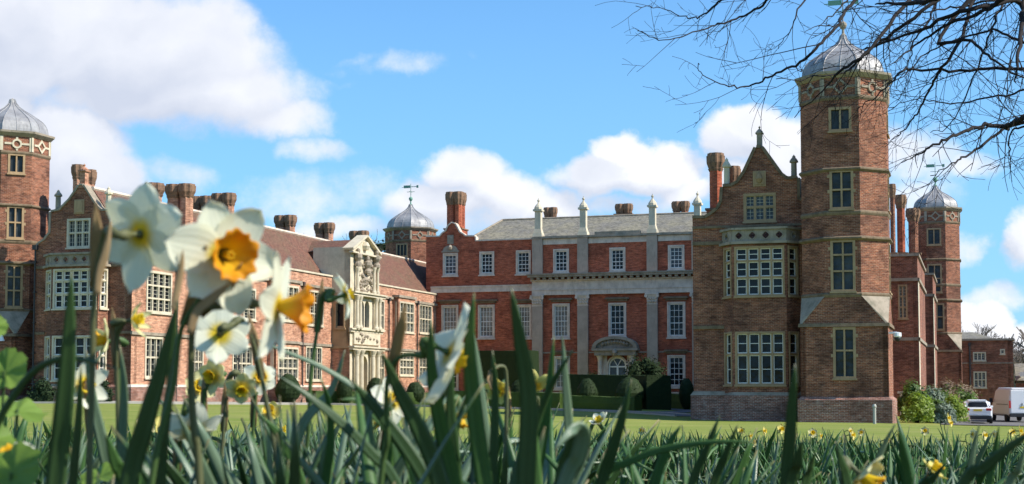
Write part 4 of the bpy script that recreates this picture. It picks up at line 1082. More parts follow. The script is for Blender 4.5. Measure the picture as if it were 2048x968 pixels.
for k in range(8):
    p0, p1 = hole[2+k], hole[3+k]; f_ = 1.25; zc_ = sw[3]-rr-.12
    b.prism_xz([p0, p1, (cxx+(p1[0]-cxx)*f_, zc_+(p1[1]-zc_)*f_), (cxx+(p0[0]-cxx)*f_, zc_+(p0[1]-zc_)*f_)], -.08, -.003)
b.box(SL, pso+.1, -.12, -.003, zc1-.1, zc1+.12)
PO.part('side_wall', b, 'stone_gold')
b = MB(MSd); b.wall([(SL, -2.6), (pso, -2.6), (pso, zc1-.1), (SL, zc1-.1)], [], .3, .3); PO.part('side_wall', b, 'brick_salmon')
g = MB(MSd); g.add([(sw[0], .28, sw[1]), (sw[2], .28, sw[1]), (sw[2], .28, sw[3]), (sw[0], .28, sw[3])], [(0, 1, 2, 3)]); g.box(cxx-rr, cxx+rr, .18, .27, sw[1]+(sw[3]-sw[1])*.55, sw[1]+(sw[3]-sw[1])*.62); PO.part('side_window', g, 'pane_dark')
# front
ta, tb = tp(700), pt1
aw = []
for p0, p1 in ((719, 728), (729.5, 738.5)):
    x0, z0, x1, z1 = rect_s(p0, 602, p1, 655, pso); r_ = (x1-x0)/2; c_ = (x0+x1)/2
    aw.append([(x0, z0), (x1, z0)]+[(c_+r_*math.cos(PI*k/8), z1-r_+r_*math.sin(PI*k/8)) for k in range(9)])
x0, z0, x1, z1 = rect_s(721, 712, 735, 800, pso); r_ = (x1-x0)/2; c_ = (x0+x1)/2
door = [(x0, -1.35), (x1, -1.35)]+[(c_+r_*math.cos(PI*k/8), z1-r_+r_*math.sin(PI*k/8)) for k in range(9)]
b = MB(MF); b.wall([(pt0, zc1), (pt1, zc1), (pt1, zc2), (pt0, zc2)], aw, .3, .31); b.wall([(pt0, -2.6), (pt1, -2.6), (pt1, zc1), (pt0, zc1)], [door], .8, .9)
PO.part('front_wall', b, 'stone_cream')
g = MB(MF); g.add([(pt0+.5, .31, zc1+.2), (pt1-.5, .31, zc1+.2), (pt1-.5, .31, zc2-.2), (pt0+.5, .31, zc2-.2)], [(0, 1, 2, 3)]); PO.part('front_window', g, 'pane_dark')
b = MB(MF); b.box(x0, x1, .7, .8, -1.4, z1); b.box(x0+.1, c_-.05, .66, .69, -1.2, .4); b.box(c_+.05, x1-.1, .66, .69, -1.2, .4); PO.part('door', b, 'stone_gold')
up0 = tp(702, 550)-.0; up1 = tp(751, 550)
b = MB(MF); b.wall([(pt0+.0, zc2), (up1, zc2), (up1, zc3), (pt0, zc3)], [], .3, .5); b.M = MSd; b.wall([(SL-1.6, zc2), (pso, zc2), (pso, zc3+.35), (SL-1.6, zc3+.35)], [], .3, .5, 0)
b.M = Matrix.Identity(4); b.add([(SL-1.6, up1, zc2), (pso, up1, zc2), (pso, up1, zc3), (SL-1.6, up1, zc3)], [(0, 3, 2, 1)]); b.add([(SL, pt1, -2.6), (pso, pt1, -2.6), (pso, pt1, zc2), (SL, pt1, zc2)], [(0, 3, 2, 1)]); b.add([(SL-.5, pt0, zc2+.01), (pso, pt0, zc2+.01), (pso, pt1, zc2+.01), (SL-.5, pt1, zc2+.01)], [(0, 1, 2, 3)])
PO.part('attic_wall', b, 'stone_cream')
mt = (pt0+up1)/2; zap = zp(727, 474)
b = MB(MF); b.prism_xz([(pt0-.1, zc3+.002), (up1+.1, zc3+.002), (mt, zap-.1)], -.1, .5)
for (a0, c0), (a1, c1) in (((pt0-.3, zc3+.1), (mt, zap)), ((mt, zap), (up1+.3, zc3+.1))):
    d = Vector((a1-a0, c1-c0)).normalized(); n_ = Vector((-d.y, d.x)); b.prism_xz([(a0, c0), (a1, c1), (a1+n_.x*.16, c1+n_.y*.16), (a0+n_.x*.16, c0+n_.y*.16)], -.4, .5)
b.box(pt0-.3, up1+.3, -.38, -.003, zc3-.12, zc3+.0); b.lathe([(.3, zc3+.3), (.42, zc3+.6), (.25, zc3+.9)], 8, (mt, -.14, 0))
PO.part('pediment', b, 'stone_cream')
b = MB(MF)
for z_, e in ((zc1, .35), (zc2, .40), (zp(730, 661), .18)):
    b.box(ta-.2 if e < .3 else pt0-.15, pt1+.15, -e, -.003, z_-.2, z_-.02); b.box(pt0-.22, pt1+.22, -e-.12, -.003, z_-.018, z_+.1)
b.box(tp(705), tp(757), -.16, -.003, zc1+.25, zp(730, 664)-.1)
PO.part('entablature', b, 'stone_cream')
def col(mb, x, y, z0, z1, r): mb.lathe([(r*1.5, z0), (r*1.5, z0+.15), (r*1.15, z0+.25), (r, z0+.4), (r*.88, z1-.42), (r*1.05, z1-.4), (r*.95, z1-.36), (r*1.5, z1-.1), (r*1.6, z1)], 12, (x, y, 0))
for px in (707, 716, 739, 749):
    b = MB(MF); col(b, tp(px), -.3, -1.4, zc1-.21, .2); PO.part('column', b, 'stone_cream')
for px in (708, 714, 746, 753):
    b = MB(MF); col(b, tp(px), -.26, zp(730, 659), zc2-.21, .15); PO.part('column', b, 'stone_cream')
for px in (709, 742, 749):
    b = MB(MF); col(b, tp(px), -.24, zc2+.12, zp(px, 535), .13); PO.part('column', b, 'stone_cream')
random.seed(5)
for px, py, h_ in ((709, 530, 1.2), (728, 545, 1.4), (746, 533, 1.1)):
    b = MB(MF); z_ = zp(px, py); x_ = tp(px)
    b.lathe([(.28, z_-.1), (.3, z_+.1), (.18, z_+.3), (.32, z_+.55), (.3, z_+.8), (.12, z_+.92), (.17, z_+1.05), (.16, z_+1.2), (.05, z_+1.3)], 9, (x_, -.28, 0)); PO.part('statue', b, 'stone_grey')
b = MB(MF)
for k in range(70):
    px, py = random.uniform(714, 742), random.uniform(520, 583); r_ = random.uniform(.07, .2)
    b.lathe([(.02, -r_), (r_, -r_*.2), (r_*.8, r_*.5), (.02, r_)], 6, (tp(px), -.05, zp(px, py)))
for k in range(30):
    px, py = random.uniform(708, 752), random.uniform(667, 685); r_ = random.uniform(.08, .16)
    b.lathe([(.02, -r_), (r_, 0), (.02, r_)], 6, (tp(px), -.18, zp(px, py)))
b.lathe([(.2, zp(728, 560)-.6), (.6, zp(728, 560)), (.45, zp(728, 560)+.6)], 10, (tp(728), .3, 0))
PO.part('carving', b, 'stone_grey')
b = MB(); zr_ = zc3+.1
b.add([(pso-.5, pt0, zc3+.05), (pso-.5, up1, zc3+.05), (pso-.5, mt, zap-.2), (RS_, pt0, zc3+.05), (RS_, up1, zc3+.05), (RS_, mt, zap-.2)], [(0, 3, 5, 2), (1, 2, 5, 4)])
b.box(RS_+.2, SL-1.4, pt0+.2, up1-.2, ZP-.5, zc3+.02)
PO.part('roof', b, 'tile_roof')

# ------------------------------------------------------------ service block at far right
TSB = 150.0
SB = Thing('brick_building', 'plain two-storey flat-topped brick block beyond the white van at far right', 'building', 8, TSB, -2.6)
MS = frame_t(TSB)
wz = [(rect_t(1946, 704, 1972, 722, TSB), 3, [1]), (rect_t(1947, 743, 1973, 776, TSB), 3, [1, 1]), (rect_t(2000, 698, 2010, 709, TSB), 1, [1])]
xa, xb = st(1915, 700, TSB), st(2026, 700, TSB); z1 = zt(1980, 681, TSB)
b = MB(MS); b.wall([(xa, -4), (xb, -4), (xb, z1), (xa, z1)], [q[0] for q in wz], .2, .4); b.M = frame_s(xb); b.wall([(TSB, -4), (TSB+9, -4), (TSB+9, z1), (TSB, z1)]); SB.part('wall', b, 'brick_dull')
for r, c, rows in wz: mullion_window(SB, MS, r, c, rows, pane='pane_mid', fw=.12)
b = MB(); b.box(xa, xb+.15, TSB-.15, TSB+9, z1+.002, z1+.2); b.box(xa, xb, TSB-.06, TSB-.003, zt(1980, 727, TSB), zt(1980, 725, TSB)); SB.part('coping', b, 'stone_grey')
pipe(SB, MS, st(1939, 700, TSB), -2.5, z1-.5, .09)
ra, rb_ = st(1915, 690, TSB+10), st(1998, 690, TSB+6); zr1 = zt(1940, 665, TSB+10)
b = MB(); b.add([(xa, TSB+3, z1), (rb_+.5, TSB+3, z1), (rb_-2.5, TSB+9, zr1), (xa, TSB+9, zr1), (rb_+.5, TSB+16, z1), (xa, TSB+16, z1)], [(0, 1, 2, 3), (1, 4, 2), (3, 2, 4, 5)]); SB.part('roof', b, 'slate_roof')
SO = Thing('outbuilding', 'low grey-roofed outbuilding with small white sign at the right edge', 'building', xb+3, TSB+4, -2.6)
b = MB(frame_t(TSB+4)); xc = xb+.3; z2 = zt(2040, 761, TSB+4); b.wall([(xc, -4), (xc+14, -4), (xc+14, z2), (xc, z2)]); SO.part('wall', b, 'brick_dull')
b = MB(); zr2 = zt(2040, 727, TSB+9); b.add([(xc, TSB+3.6, z2), (xc+14, TSB+3.6, z2), (xc+14, TSB+9, zr2), (xc, TSB+9, zr2)], [(0, 1, 2, 3)]); b.box(xc, xc+14, TSB+4, TSB+9, z2-.3, z2-.01); SO.part('roof', b, 'slate_roof')
b = MB(); x0, zz0, x1, zz1 = rect_t(2039, 744, 2060, 753, TSB+3.2); b.box(x0, x1, TSB+3.1, TSB+3.3, zz0, zz1); b.box(x0+.1, x0+.2, TSB+3.3, TSB+5, zz0, zz1); SO.part('sign_panel', b, 'white_paint')

# ------------------------------------------------------------ greenery by the house
def sphere_pts(n, rx, ry, rz, bumpy=.08, seed=0, flat=False, cone=0):
    rnd = random.Random(seed); out = []
    for i in range(n):
        z = rnd.uniform(-1, 1); a = rnd.uniform(0, 2*PI); r = math.sqrt(1-z*z)
        d = Vector((r*math.cos(a), r*math.sin(a), z)); k = 1+bumpy*noise.noise(d*2.3+Vector((seed, 0, 0)))*2
        if cone: k *= 1; d = Vector((d.x*(1-cone*max(0, z)), d.y*(1-cone*max(0, z)), d.z))
        out.append((Vector((d.x*rx, d.y*ry, d.z*rz))*k, d))
    return out
def leaf_cards(mb, pts, size, rnd, spread=.3):
    for p, d in pts:
        s_ = size*rnd.uniform(.6, 1.3)
        u = Vector((rnd.gauss(0, 1), rnd.gauss(0, 1), rnd.gauss(0, 1))).normalized()
        v = d.cross(u)
        if v.length < .1: continue
        v.normalize(); u = (v.cross(d)+d*rnd.uniform(-.6, .6)).normalized()
        q = p+d*rnd.uniform(-spread, spread)*size
        mb.add([q-u*s_, q+v*s_*.45, q+u*s_, q-v*s_*.45], [(0, 1, 2, 3)])
def blob_core(mb, c, rx, ry, rz, n=14, m=9, bumpy=.1, seed=0, cone=0, base=False):
    rings = []
    for j in range(1, m):
        z = -math.cos(PI*j/m); r = math.sqrt(1-z*z); ring = []
        for i in range(n):
            a = 2*PI*i/n; d = Vector((r*math.cos(a), r*math.sin(a), z)); k = 1+bumpy*noise.noise(d*2.3+Vector((seed, 0, 0)))*2
            cc = (1-cone*max(0, z))
            ring.append((c[0]+d.x*rx*k*cc, c[1]+d.y*ry*k*cc, c[2]+d.z*rz*k))
        rings.append(ring)
    mb.loft(rings)
def topiary(name, label, px0, px1, py0, Y, m, cone=0, group=None, zb=None, seed=0, dens=500, card=.07):
    p = at((px0+px1)/2, 700, Y); w_ = (px1-px0)/2/F*Y; z1 = ray(1024, py0)[1]*Y; g_ = zg(p.x, Y) if zb is None else zb
    e = empty(name, (p.x, Y, g_)); tag(e, label, 'shrub', group)
    rz = (z1-g_)/2*1.02; mb = MB(); rnd = random.Random(seed)
    blob_core(mb, (0, 0, rz), w_*.97, w_*.97, rz, 16, 10, .03, seed, cone)
    leaf_cards(mb, [(q+Vector((0, 0, rz)), d) for q, d in sphere_pts(dens, w_, w_, rz, .03, seed, cone=cone)], card, rnd)
    mb.build('foliage', m, e)
    t_ = MB(); t_.tube([(0, 0, -.2), (0, 0, rz)], .07, 6); t_.build('stem', 'bark_dark', e)
    return e
def hedge(label, pts, wid, h, m, dens=60, card=.07, name='hedge', group=None, zb=None):
    """clipped hedge along world points"""
    c0 = pts[0]; g0 = zg(*c0) if zb is None else zb
    e = empty(name, (c0[0], c0[1], g0)); tag(e, label, 'hedge', group)
    mb = MB(); rnd = random.Random(len(label))
    for a, b in zip(pts, pts[1:]):
        a = Vector(a); b = Vector(b); d = (b-a); L = d.length; d.normalize(); n_ = Vector((-d.y, d.x))
        k = max(2, int(L/.5)); rings = []
        for i in range(k+1):
            p = a+d*(L*i/k); gz = (zg(p.x, p.y) if zb is None else zb)-g0; r = []
            for (o_, z_) in ((-.5, -.3), (-.52, h*.5), (-.47, h), (0, h*1.01), (.47, h), (.52, h*.5), (.5, -.3)):
                q = p+n_*wid*o_; z2 = gz+z_+(noise.noise(Vector((q.x, q.y, z_))*1.2)*.06 if z_ > 0 else 0); r.append((q.x-c0[0]+noise.noise(Vector((q.x, z_, 3)))*.05, q.y-c0[1], z2))
            rings.append(r)
        mb.loft(rings)
        for i in range(int(dens*L)):
            p = a+d*rnd.uniform(0, L); gz = (zg(p.x, p.y) if zb is None else zb)-g0
            f_ = rnd.choice((0, 0, 1, 1, 2))
            if f_ == 2: q = p+n_*wid*rnd.uniform(-.48, .48); z_ = h; nn = Vector((0, 0, 1))
            else: sg = 1 if f_ else -1; q = p+n_*wid*.5*sg; z_ = rnd.uniform(0, h); nn = Vector((n_.x*sg, n_.y*sg, 0))
            leaf_cards(mb, [(Vector((q.x-c0[0], q.y-c0[1], gz+z_)), nn)], card, rnd)
        for end, dd in ((a, -d), (b, d)):
            for i in range(int(dens*wid)):
                q = end+n_*rnd.uniform(-.5, .5)*wid; leaf_cards(mb, [(Vector((q.x-c0[0], q.y-c0[1], rnd.uniform(0, h))), Vector((dd.x, dd.y, 0)))], card, rnd)
    o = mb.build('foliage', m, e)
    return e
def hz(py, Y): return ray(1024, py)[1]*Y
# courtyard planting, right of centre
Yh = 116
hb = zg(*gp(1200, Yh))
hedge('tall dark clipped yew hedge in front of the arched garden door', [gp(1142, 117), gp(1262, 115)], 1.6, hz(750, 116)-hb, 'yew_dark', 150)
hedge('dark square-cut end block of the tall yew hedge, nearest the right wing', [gp(1284, 112), gp(1318, 109)], 2.0, hz(751, 111)-zg(*gp(1300, 111)), 'yew_dark', 200)
hedge('low dark box hedge in front of the tall yew hedge', [gp(1130, 106), gp(1276, 103)], 1.2, hz(793, 104)-zg(*gp(1200, 104)), 'box_green', 110)
hedge('low hedge between the square yew block and the right wing', [gp(1328, 118), gp(1385, 114)], 1.0, hz(788, 116)-zg(*gp(1350, 116)), 'box_green', 90)
topiary('topiary', 'dark yew mound in front of left end of the tall hedge by the door', 1152, 1196, 757, 109, 'yew_dark', .2, seed=1)
topiary('topiary', 'dark yew mound in front of middle of the tall hedge by the door', 1228, 1290, 755, 109, 'yew_dark', .2, seed=2)
topiary('topiary', 'round clipped bush against foot of the shaded right wing', 1357, 1388, 757, 112, 'yew_dark', 0, seed=3)
def shrub(label, px0, px1, py0, Y, m, seed=0, n=9, dens=260, card=.12, name='shrub', group=None, py1=None, loose=.35):
    p = at((px0+px1)/2, 700, Y); W_ = (px1-px0)/F*Y; g_ = zg(p.x, Y); h = hz(py0, Y)-g_
    e = empty(name, (p.x, Y, g_)); tag(e, label, 'shrub', group); rnd = random.Random(seed); mb = MB(); st_ = MB()
    for k in range(n):
        cx_ = rnd.uniform(-.36, .36)*W_; cy_ = rnd.uniform(-.25, .25)*W_; cz_ = h*rnd.uniform(.3, .68); r_ = min(W_*.30, h*.36)*rnd.uniform(.75, 1.15)
        if k == 0: cx_, cz_ = 0, h*.70
        blob_core(mb, (cx_, cy_, cz_), r_*.6, r_*.6, r_*.6, 8, 6, .3, seed+k)
        pts = sphere_pts(dens, r_, r_, r_, .35, seed+k)
        leaf_cards(mb, [(q*rnd.uniform(.65, 1.12)+Vector((cx_, cy_, cz_)), (d+Vector((0, 0, .5))).normalized()) for q, d in pts], card, rnd)
        st_.tube([(cx_*.2, cy_*.2, -.1), (cx_*.5, cy_*.5, cz_*.5), (cx_, cy_, cz_)], [.05, .04, .02], 5)
    # skirt to the ground
    leaf_cards(mb, [(Vector((rnd.uniform(-.48, .48)*W_, rnd.uniform(-.4, .1)*W_, rnd.uniform(.05, .5)*h)), Vector((rnd.uniform(-.5, .5), -1, .4)).normalized()) for _ in range(dens*2)], card, rnd)
    mb.build('foliage', m, e); st_.build('stem', 'bark_dark', e)
    return e
shrub('dark leafy evergreen bush right of the arched doorway', 1256, 1330, 694, 119.5, 'yew_dark', 21, 14, 300)
shrub('smaller dark bush left of the arched doorway', 1168, 1208, 733, 121, 'yew_dark', 22, 6, 220)
# left of centre
hedge('large dark yew hedge against the left half of the central range', [gp(945, 122), gp(1066, 118)], 1.6, hz(702, 120)-zg(*gp(1000, 120)), 'yew_dark', 170)
hedge('lit box hedge along the path left of centre', [gp(905, 108), gp(1125, 105)], 1.2, hz(784, 106)-zg(*gp(1000, 106)), 'box_green', 110)
hedge('low clipped hedge at the foot of the stone porch', [gp(622, 103), gp(735, 106), gp(850, 110)], 1.3, hz(783, 105)-zg(*gp(700, 105)), 'box_green', 110)
for i, (x0, x1, y0, Y, cn, lb) in enumerate([(549, 604, 748, 99, .35, 'cone-shaped yew topiary left of the stone porch'), (673, 706, 755, 103, 0, 'round ball topiary at the left foot of the porch columns'), (733, 772, 756, 105, 0, 'round ball topiary at the right foot of the porch columns'), (812, 850, 764, 109, .1, 'dark topiary mound between the porch and the centre'), (872, 905, 768, 108, 0, 'dark round topiary near the corner of the central range'), (955, 985, 758, 109, .1, 'dark topiary mound before the large yew hedge'), (1020, 1052, 760, 109, .1, 'second dark topiary mound, right of the one before the large hedge')]):
    topiary('topiary', lb, x0, x1, y0, Y, 'yew_dark', cn, seed=10+i)
for i, (x0, x1, y0, Y, lb) in enumerate([(188, 226, 752, 78, 'dark round bush under the left gable bay window'), (60, 110, 758, 79, 'dark low bush at foot of the left tower')]):
    shrub(lb, x0, x1, y0, Y, 'yew_dark', 40+i, 5, 250, .09)
# border on the right
BR = [(1796, 1850, 748, 80, 'shrub_green', 'green bush growing against the base of the tallest tower'), (1798, 1862, 782, 77, 'shrub_lime', 'lime green bush at the tower corner, front of the border'), (1825, 1885, 762, 84, 'shrub_grey', 'grey-green shrub by the projecting brick bay'), (1845, 1895, 796, 79, 'shrub_green', 'dark green low shrub in the middle of the border'), (1855, 1915, 775, 90, 'shrub_green', 'mid-green rounded shrub in front of the second brick bay'), (1860, 1915, 745, 99, 'shrub_pink', 'pinkish bare-twigged shrub against the brick bays'), (1875, 1930, 785, 88, 'shrub_lime', 'bright lime shrub near the white car'), (1890, 1950, 755, 101, 'shrub_pink', 'reddish twiggy shrub under the far tower'), (1895, 1948, 772, 99, 'shrub_green', 'green shrub directly left of the white car'), (1862, 1905, 806, 78, 'shrub_grey', 'small grey shrub by the lawn edge of the border')]
for i, (x0, x1, y0, Y, m_, lb) in enumerate(BR): shrub(lb, x0, x1, y0, Y, m_, 60+i, 8, 260, .10)

# ------------------------------------------------------------ bare trees
def grow(mb, p, d, L, r, depth, rnd, ratio=.72, spread=.55, minr=.004, droop=0.0, sides=5, nseg=4, kids=(2, 3)):
    pts = [p.copy()]; rad = [r]; q = p.copy(); dd = d.copy()
    for i in range(nseg):
        dd = (dd+Vector((rnd.gauss(0, .10), rnd.gauss(0, .10), rnd.gauss(0, .10)-droop))).normalized()
        q = q+dd*(L/nseg); pts.append(q.copy()); rad.append(max(minr, r*(1-.4*(i+1)/nseg)))
        if depth > 0 and i >= 1 and rnd.random() < .75:
            a = Vector((rnd.gauss(0, 1), rnd.gauss(0, 1), rnd.gauss(0, 1))); a = (a-dd*a.dot(dd)).normalized()
            nd = (dd+a*rnd.uniform(.5, 1.1)).normalized()
            grow(mb, q.copy(), nd, L*ratio*rnd.uniform(.6, 1), rad[-1]*.6, depth-1, rnd, ratio, spread, minr, droop, max(3, sides-1), nseg, kids)
    mb.tube(pts, rad, sides)
    if depth > 0:
        for k in range(rnd.choice(kids)):
            a = Vector((rnd.gauss(0, 1), rnd.gauss(0, 1), rnd.gauss(0, 1))); a = (a-dd*a.dot(dd)).normalized()
            nd = (dd+a*rnd.uniform(.25, .8)).normalized()
            grow(mb, q.copy(), nd, L*ratio*rnd.uniform(.7, 1.1), rad[-1]*.75, depth-1, rnd, ratio, spread, minr, droop, max(3, sides-1), nseg, kids)
def far_tree(label, px, Y, pyt, seed, m='bark_far', group='bare trees beyond the house'):
    p = at(px, 700, Y); g_ = zg(p.x, Y); h = hz(pyt, Y)-g_
    e = empty('bare_tree', (p.x, Y, g_)); tag(e, label, 'tree', group); rnd = random.Random(seed)
    t_ = MB(); t_.tube([(0, 0, -.5), (0, 0, h*.1), (.1, 0, h*.28)], [.5, .4, .33], 8); t_.build('trunk', m, e)
    mb = MB()
    for k in range(5):
        a = 2*PI*k/5+rnd.uniform(-.3, .3); grow(mb, Vector((.1, 0, h*.26)), Vector((math.cos(a)*.6, math.sin(a)*.6, 1)).normalized(), h*.26, .2, 4, rnd, .75, minr=.025, sides=4, nseg=3)
    mb.build('crown', m, e)
far_tree('pale bare tree showing above the left wing ridge between chimneys', 628, 170, 440, 1)
far_tree('bare tree just left of the pediment of the stone porch', 655, 175, 455, 9)
far_tree('bare tree right of the far tower above the brick block', 1938, 185, 632, 3)
far_tree('bare tree at the right edge behind the outbuilding', 2030, 190, 672, 4)
far_tree('bare tree between the brick block and the right edge', 1990, 200, 668, 7)
e = empty('evergreen_tree', (*at(752, 700, 175).to_2d(), -1.8)); tag(e, 'dark spreading evergreen glimpsed between porch pediment and distant dome', 'tree')
mb = MB(); rnd = random.Random(3)
h = hz(478, 175)+1.8
for k in range(16):
    c_ = Vector((rnd.uniform(-4, 4), rnd.uniform(-3, 3), h*rnd.uniform(.55, .94))); 
    if k == 0: c_ = Vector((.5, 0, h*.95))
    blob_core(mb, c_, 1.8, 1.8, .5, 8, 5, .4, k)
    leaf_cards(mb, [(Vector((q.x*2.4, q.y*2.4, q.z*.8))+c_, Vector((d.x*.3, d.y*.3, 1)).normalized()) for q, d in sphere_pts(220, 1, 1, 1, .4, k)], .3, rnd)
mb.build('crown', 'yew_dark', e)
t_ = MB(); t_.tube([(0, 0, -.3), (0, 0, h*.5), (0, 0, h*.9)], [.6, .45, .15], 8); t_.build('trunk', 'bark_dark', e)
# distant wood beyond the outbuildings
mb = MB(); rnd = random.Random(8)
for k in range(90):
    x = rnd.uniform(60, 190); y = rnd.uniform(215, 260); h = rnd.uniform(8, 12); g_ = -2.3
    for j in range(6):
        grow(mb, Vector((x+rnd.uniform(-1, 1), y, g_)), Vector((rnd.gauss(0, .35), rnd.gauss(0, .3), 1)).normalized(), h*.5, .22, 2, rnd, .7, minr=.09, sides=3, nseg=2)
tag(mb.build('distant_wood', 'bark_far'), 'mass of leafless brown trees on the horizon at far right', 'wood', kind='stuff')

# the overhanging tree, upper right
random.seed(77)
def z6(p, Y): return at(1240+p[0]/2.42, p[1]/2.42, Y)
TR = Vector((7.6, 11.5, zg(7.6, 11.5)))
tre = empty('bare_tree', TR); tag(tre, 'leafless overhanging tree whose dark branches cross the sky at top right', 'tree')
tk = MB(); tk.tube([(0, 0, -.3), (0, 0, .1), (.05, 0, 1.5), (0, 0, 3.2), (-.2, -.1, 4.6), (-.35, -.2, 6.0), (-.3, -.4, 8)], [.55, .42, .33, .29, .24, .2, .12], 12)
tk.build('trunk', 'bark_dark', tre)
BRN = [
 ([(1800, -260), (1400, -150), (1140, 0), (1060, 110), (960, 220), (870, 300), (740, 365), (640, 410), (530, 420), (400, 360), (385, 310)], 10.5, .016),
 ([(1900, -330), (1560, -200), (1400, 0), (1220, 230), (1060, 350), (1000, 420), (840, 565)], 10.2, .020),
 ([(2000, -300), (1720, -150), (1540, 0), (1330, 150), (1240, 220), (1150, 300), (1080, 350), (880, 385), (760, 380)], 10.8, .018),
 ([(1500, -300), (1100, -180), (800, -60), (720, 0), (620, 70), (500, 110), (380, 150), (210, 190), (90, 150)], 11.2, .015),
 ([(2450, 500), (2150, 540), (1955, 570), (1870, 610), (1780, 610), (1690, 630), (1560, 680), (1450, 740), (1360, 790)], 9.6, .024),
 ([(2400, 520), (2100, 560), (1955, 590), (1840, 640), (1700, 740), (1620, 780), (1510, 850)], 9.9, .018),
 ([(2150, -400), (1990, -150), (1955, 0), (1940, 150), (1925, 300), (1918, 410)], 9.4, .030),
 ([(1950, -300), (1780, -120), (1700, 30), (1640, 220), (1560, 330), (1500, 430), (1430, 560), (1360, 640), (1280, 710)], 10.9, .018),
 ([(1600, 100), (1700, 190), (1800, 280), (1955, 380), (2200, 470)], 10.0, .014),
 ([(2100, -100), (1880, 0), (1640, 60), (1440, 150), (1230, 220), (1160, 250)], 10.0, .021),
 ([(2050, -80), (1830, 10), (1770, 50), (1560, 130), (1400, 240), (1300, 320)], 9.8, .019),
 ([(1800, -120), (1500, 0), (1350, 20), (1235, 20)], 9.5, .026),
 ([(2300, 380), (1955, 330), (1690, 340), (1420, 335), (1340, 370), (1220, 480), (1145, 535)], 10.3, .015),
 ([(1400, -160), (1180, -60), (1060, 40), (960, 130)], 10.7, .012),
 ([(1300, -240), (1000, -100), (870, 30), (830, 140), (760, 230)], 11.5, .011),
 ([(1000, -200), (700, -100), (520, -20), (420, 60), (330, 90), (200, 40), (80, 30)], 11.6, .011),
 ([(2300, 620), (2000, 610), (1890, 640), (1890, 740), (1888, 850)], 10.4, .010),
 ([(2250, 240), (1955, 200), (1800, 150), (1640, 190), (1480, 260), (1350, 380), (1180, 400)], 10.7, .012),
 ([(2200, 300), (2000, 420), (1800, 470), (1600, 500), (1450, 480), (1300, 520)], 11.3, .011),
 ([(2300, -100), (2000, -30), (1760, 10), (1600, 40), (1400, 60), (1150, 20)], 11.0, .013),
 ([(1700, -200), (1560, -60), (1500, 90), (1420, 200), (1400, 300), (1330, 420)], 11.4, .012),
 ([(1900, -200), (1860, 0), (1800, 130), (1730, 330), (1600, 600), (1500, 640)], 11.2, .012)]
def catmull(P, n=5):
    Q = [P[0]*2-P[1]]+P+[P[-1]*2-P[-2]]; out = []
    for i in range(1, len(Q)-2):
        for k in range(n):
            t = k/n; a, b, c, d = Q[i-1:i+3]
            out.append(.5*((2*b)+(-a+c)*t+(2*a-5*b+4*c-d)*t*t+(-a+3*b-3*c+d)*t**3))
    out.append(P[-1]); return out
def shoot(mb, p, d, L, r, rn, depth):
    pts = [p.copy()]; q = p.copy(); n = 6; bend = Vector((rn.gauss(0, .1), rn.gauss(0, .06), rn.gauss(-.02, .1)))
    for k in range(n):
        d = (d+bend*.6+Vector((rn.gauss(0, .09), rn.gauss(0, .07), rn.gauss(0, .09)))).normalized(); q = q+d*L/n; pts.append(q.copy())
        if depth > 0 and k in (1, 2, 4) and rn.random() < .7:
            a = Vector((rn.gauss(0, 1), rn.gauss(0, .4), rn.gauss(0, 1))); a = (a-d*a.dot(d)).normalized()
            shoot(mb, q.copy(), (d+a*rn.uniform(.4, 1)).normalized(), L*rn.uniform(.3, .6), r*.62, rn, depth-1)
    mb.tube(pts, [max(.0014, r*(1-.55*k/n)) for k in range(n+1)], 4)
for bi, (pz, Y, r0) in enumerate(BRN):
    rr_ = random.Random(bi)
    P = [z6(p, Y+.5*math.sin(i*1.1+bi)) for i, p in enumerate(pz)]
    hub = TR+Vector((-.25-.1*(bi % 3), -.15, 3.4+(bi*.37) % 3.6))
    mid = (hub+P[0])/2+Vector((0, 0, .35))
    C_ = catmull([hub-TR, mid-TR]+[p-TR for p in P], 6); n_ = len(C_)
    C_ = [c+Vector((rr_.gauss(0, .006), rr_.gauss(0, .01), rr_.gauss(0, .006))) for c in C_]
    rad = [max(.003, (r0*2.4*(1-i/n_)**1.3 if i < 12 else r0*1.0*(1-(i-12)/(n_-11))**.8)) for i in range(n_)]
    for i in range(1, 13): rad[i] = max(rad[i], r0)
    b = MB(); b.tube(C_, rad, 7); ob = b.build('branch', 'bark_dark', tre, smooth=True)
    sub = MB()
    i = 12+bi % 3
    while i < n_-1:
        d = (C_[i+1]-C_[i]).normalized(); L = rr_.uniform(.25, .8)*(1.1-.4*i/n_)
        a = Vector((rr_.gauss(0, 1), rr_.gauss(0, .4), rr_.gauss(-.4, .8))); a = (a-d*a.dot(d)).normalized()
        shoot(sub, C_[i].copy(), (d*1.0+a*rr_.uniform(.35, .9)).normalized(), L, min(.0045, max(.0024, rad[i]*.4)), rr_, 2 if L > .45 else 1)
        i += rr_.choice((3, 3, 4, 5) if i < n_*.5 else (2, 3, 3))
    sub.build('twig', 'bark_dark', ob, smooth=True)

# ------------------------------------------------------------ small fixtures
p = at(1747, 700, 67.5); g_ = zg(p.x, p.y)
mb = MB(); hb_ = hz(808, 67.5)-g_; mb.lathe([(.075, -.2), (.075, hb_*.82), (.10, hb_*.83), (.10, hb_*.9), (.06, hb_)], 12)
o = mb.build('bollard', 'post_grey'); o.location = (p.x, p.y, g_); tag(o, 'slim weathered grey post standing on grass before the tallest tower', 'post')
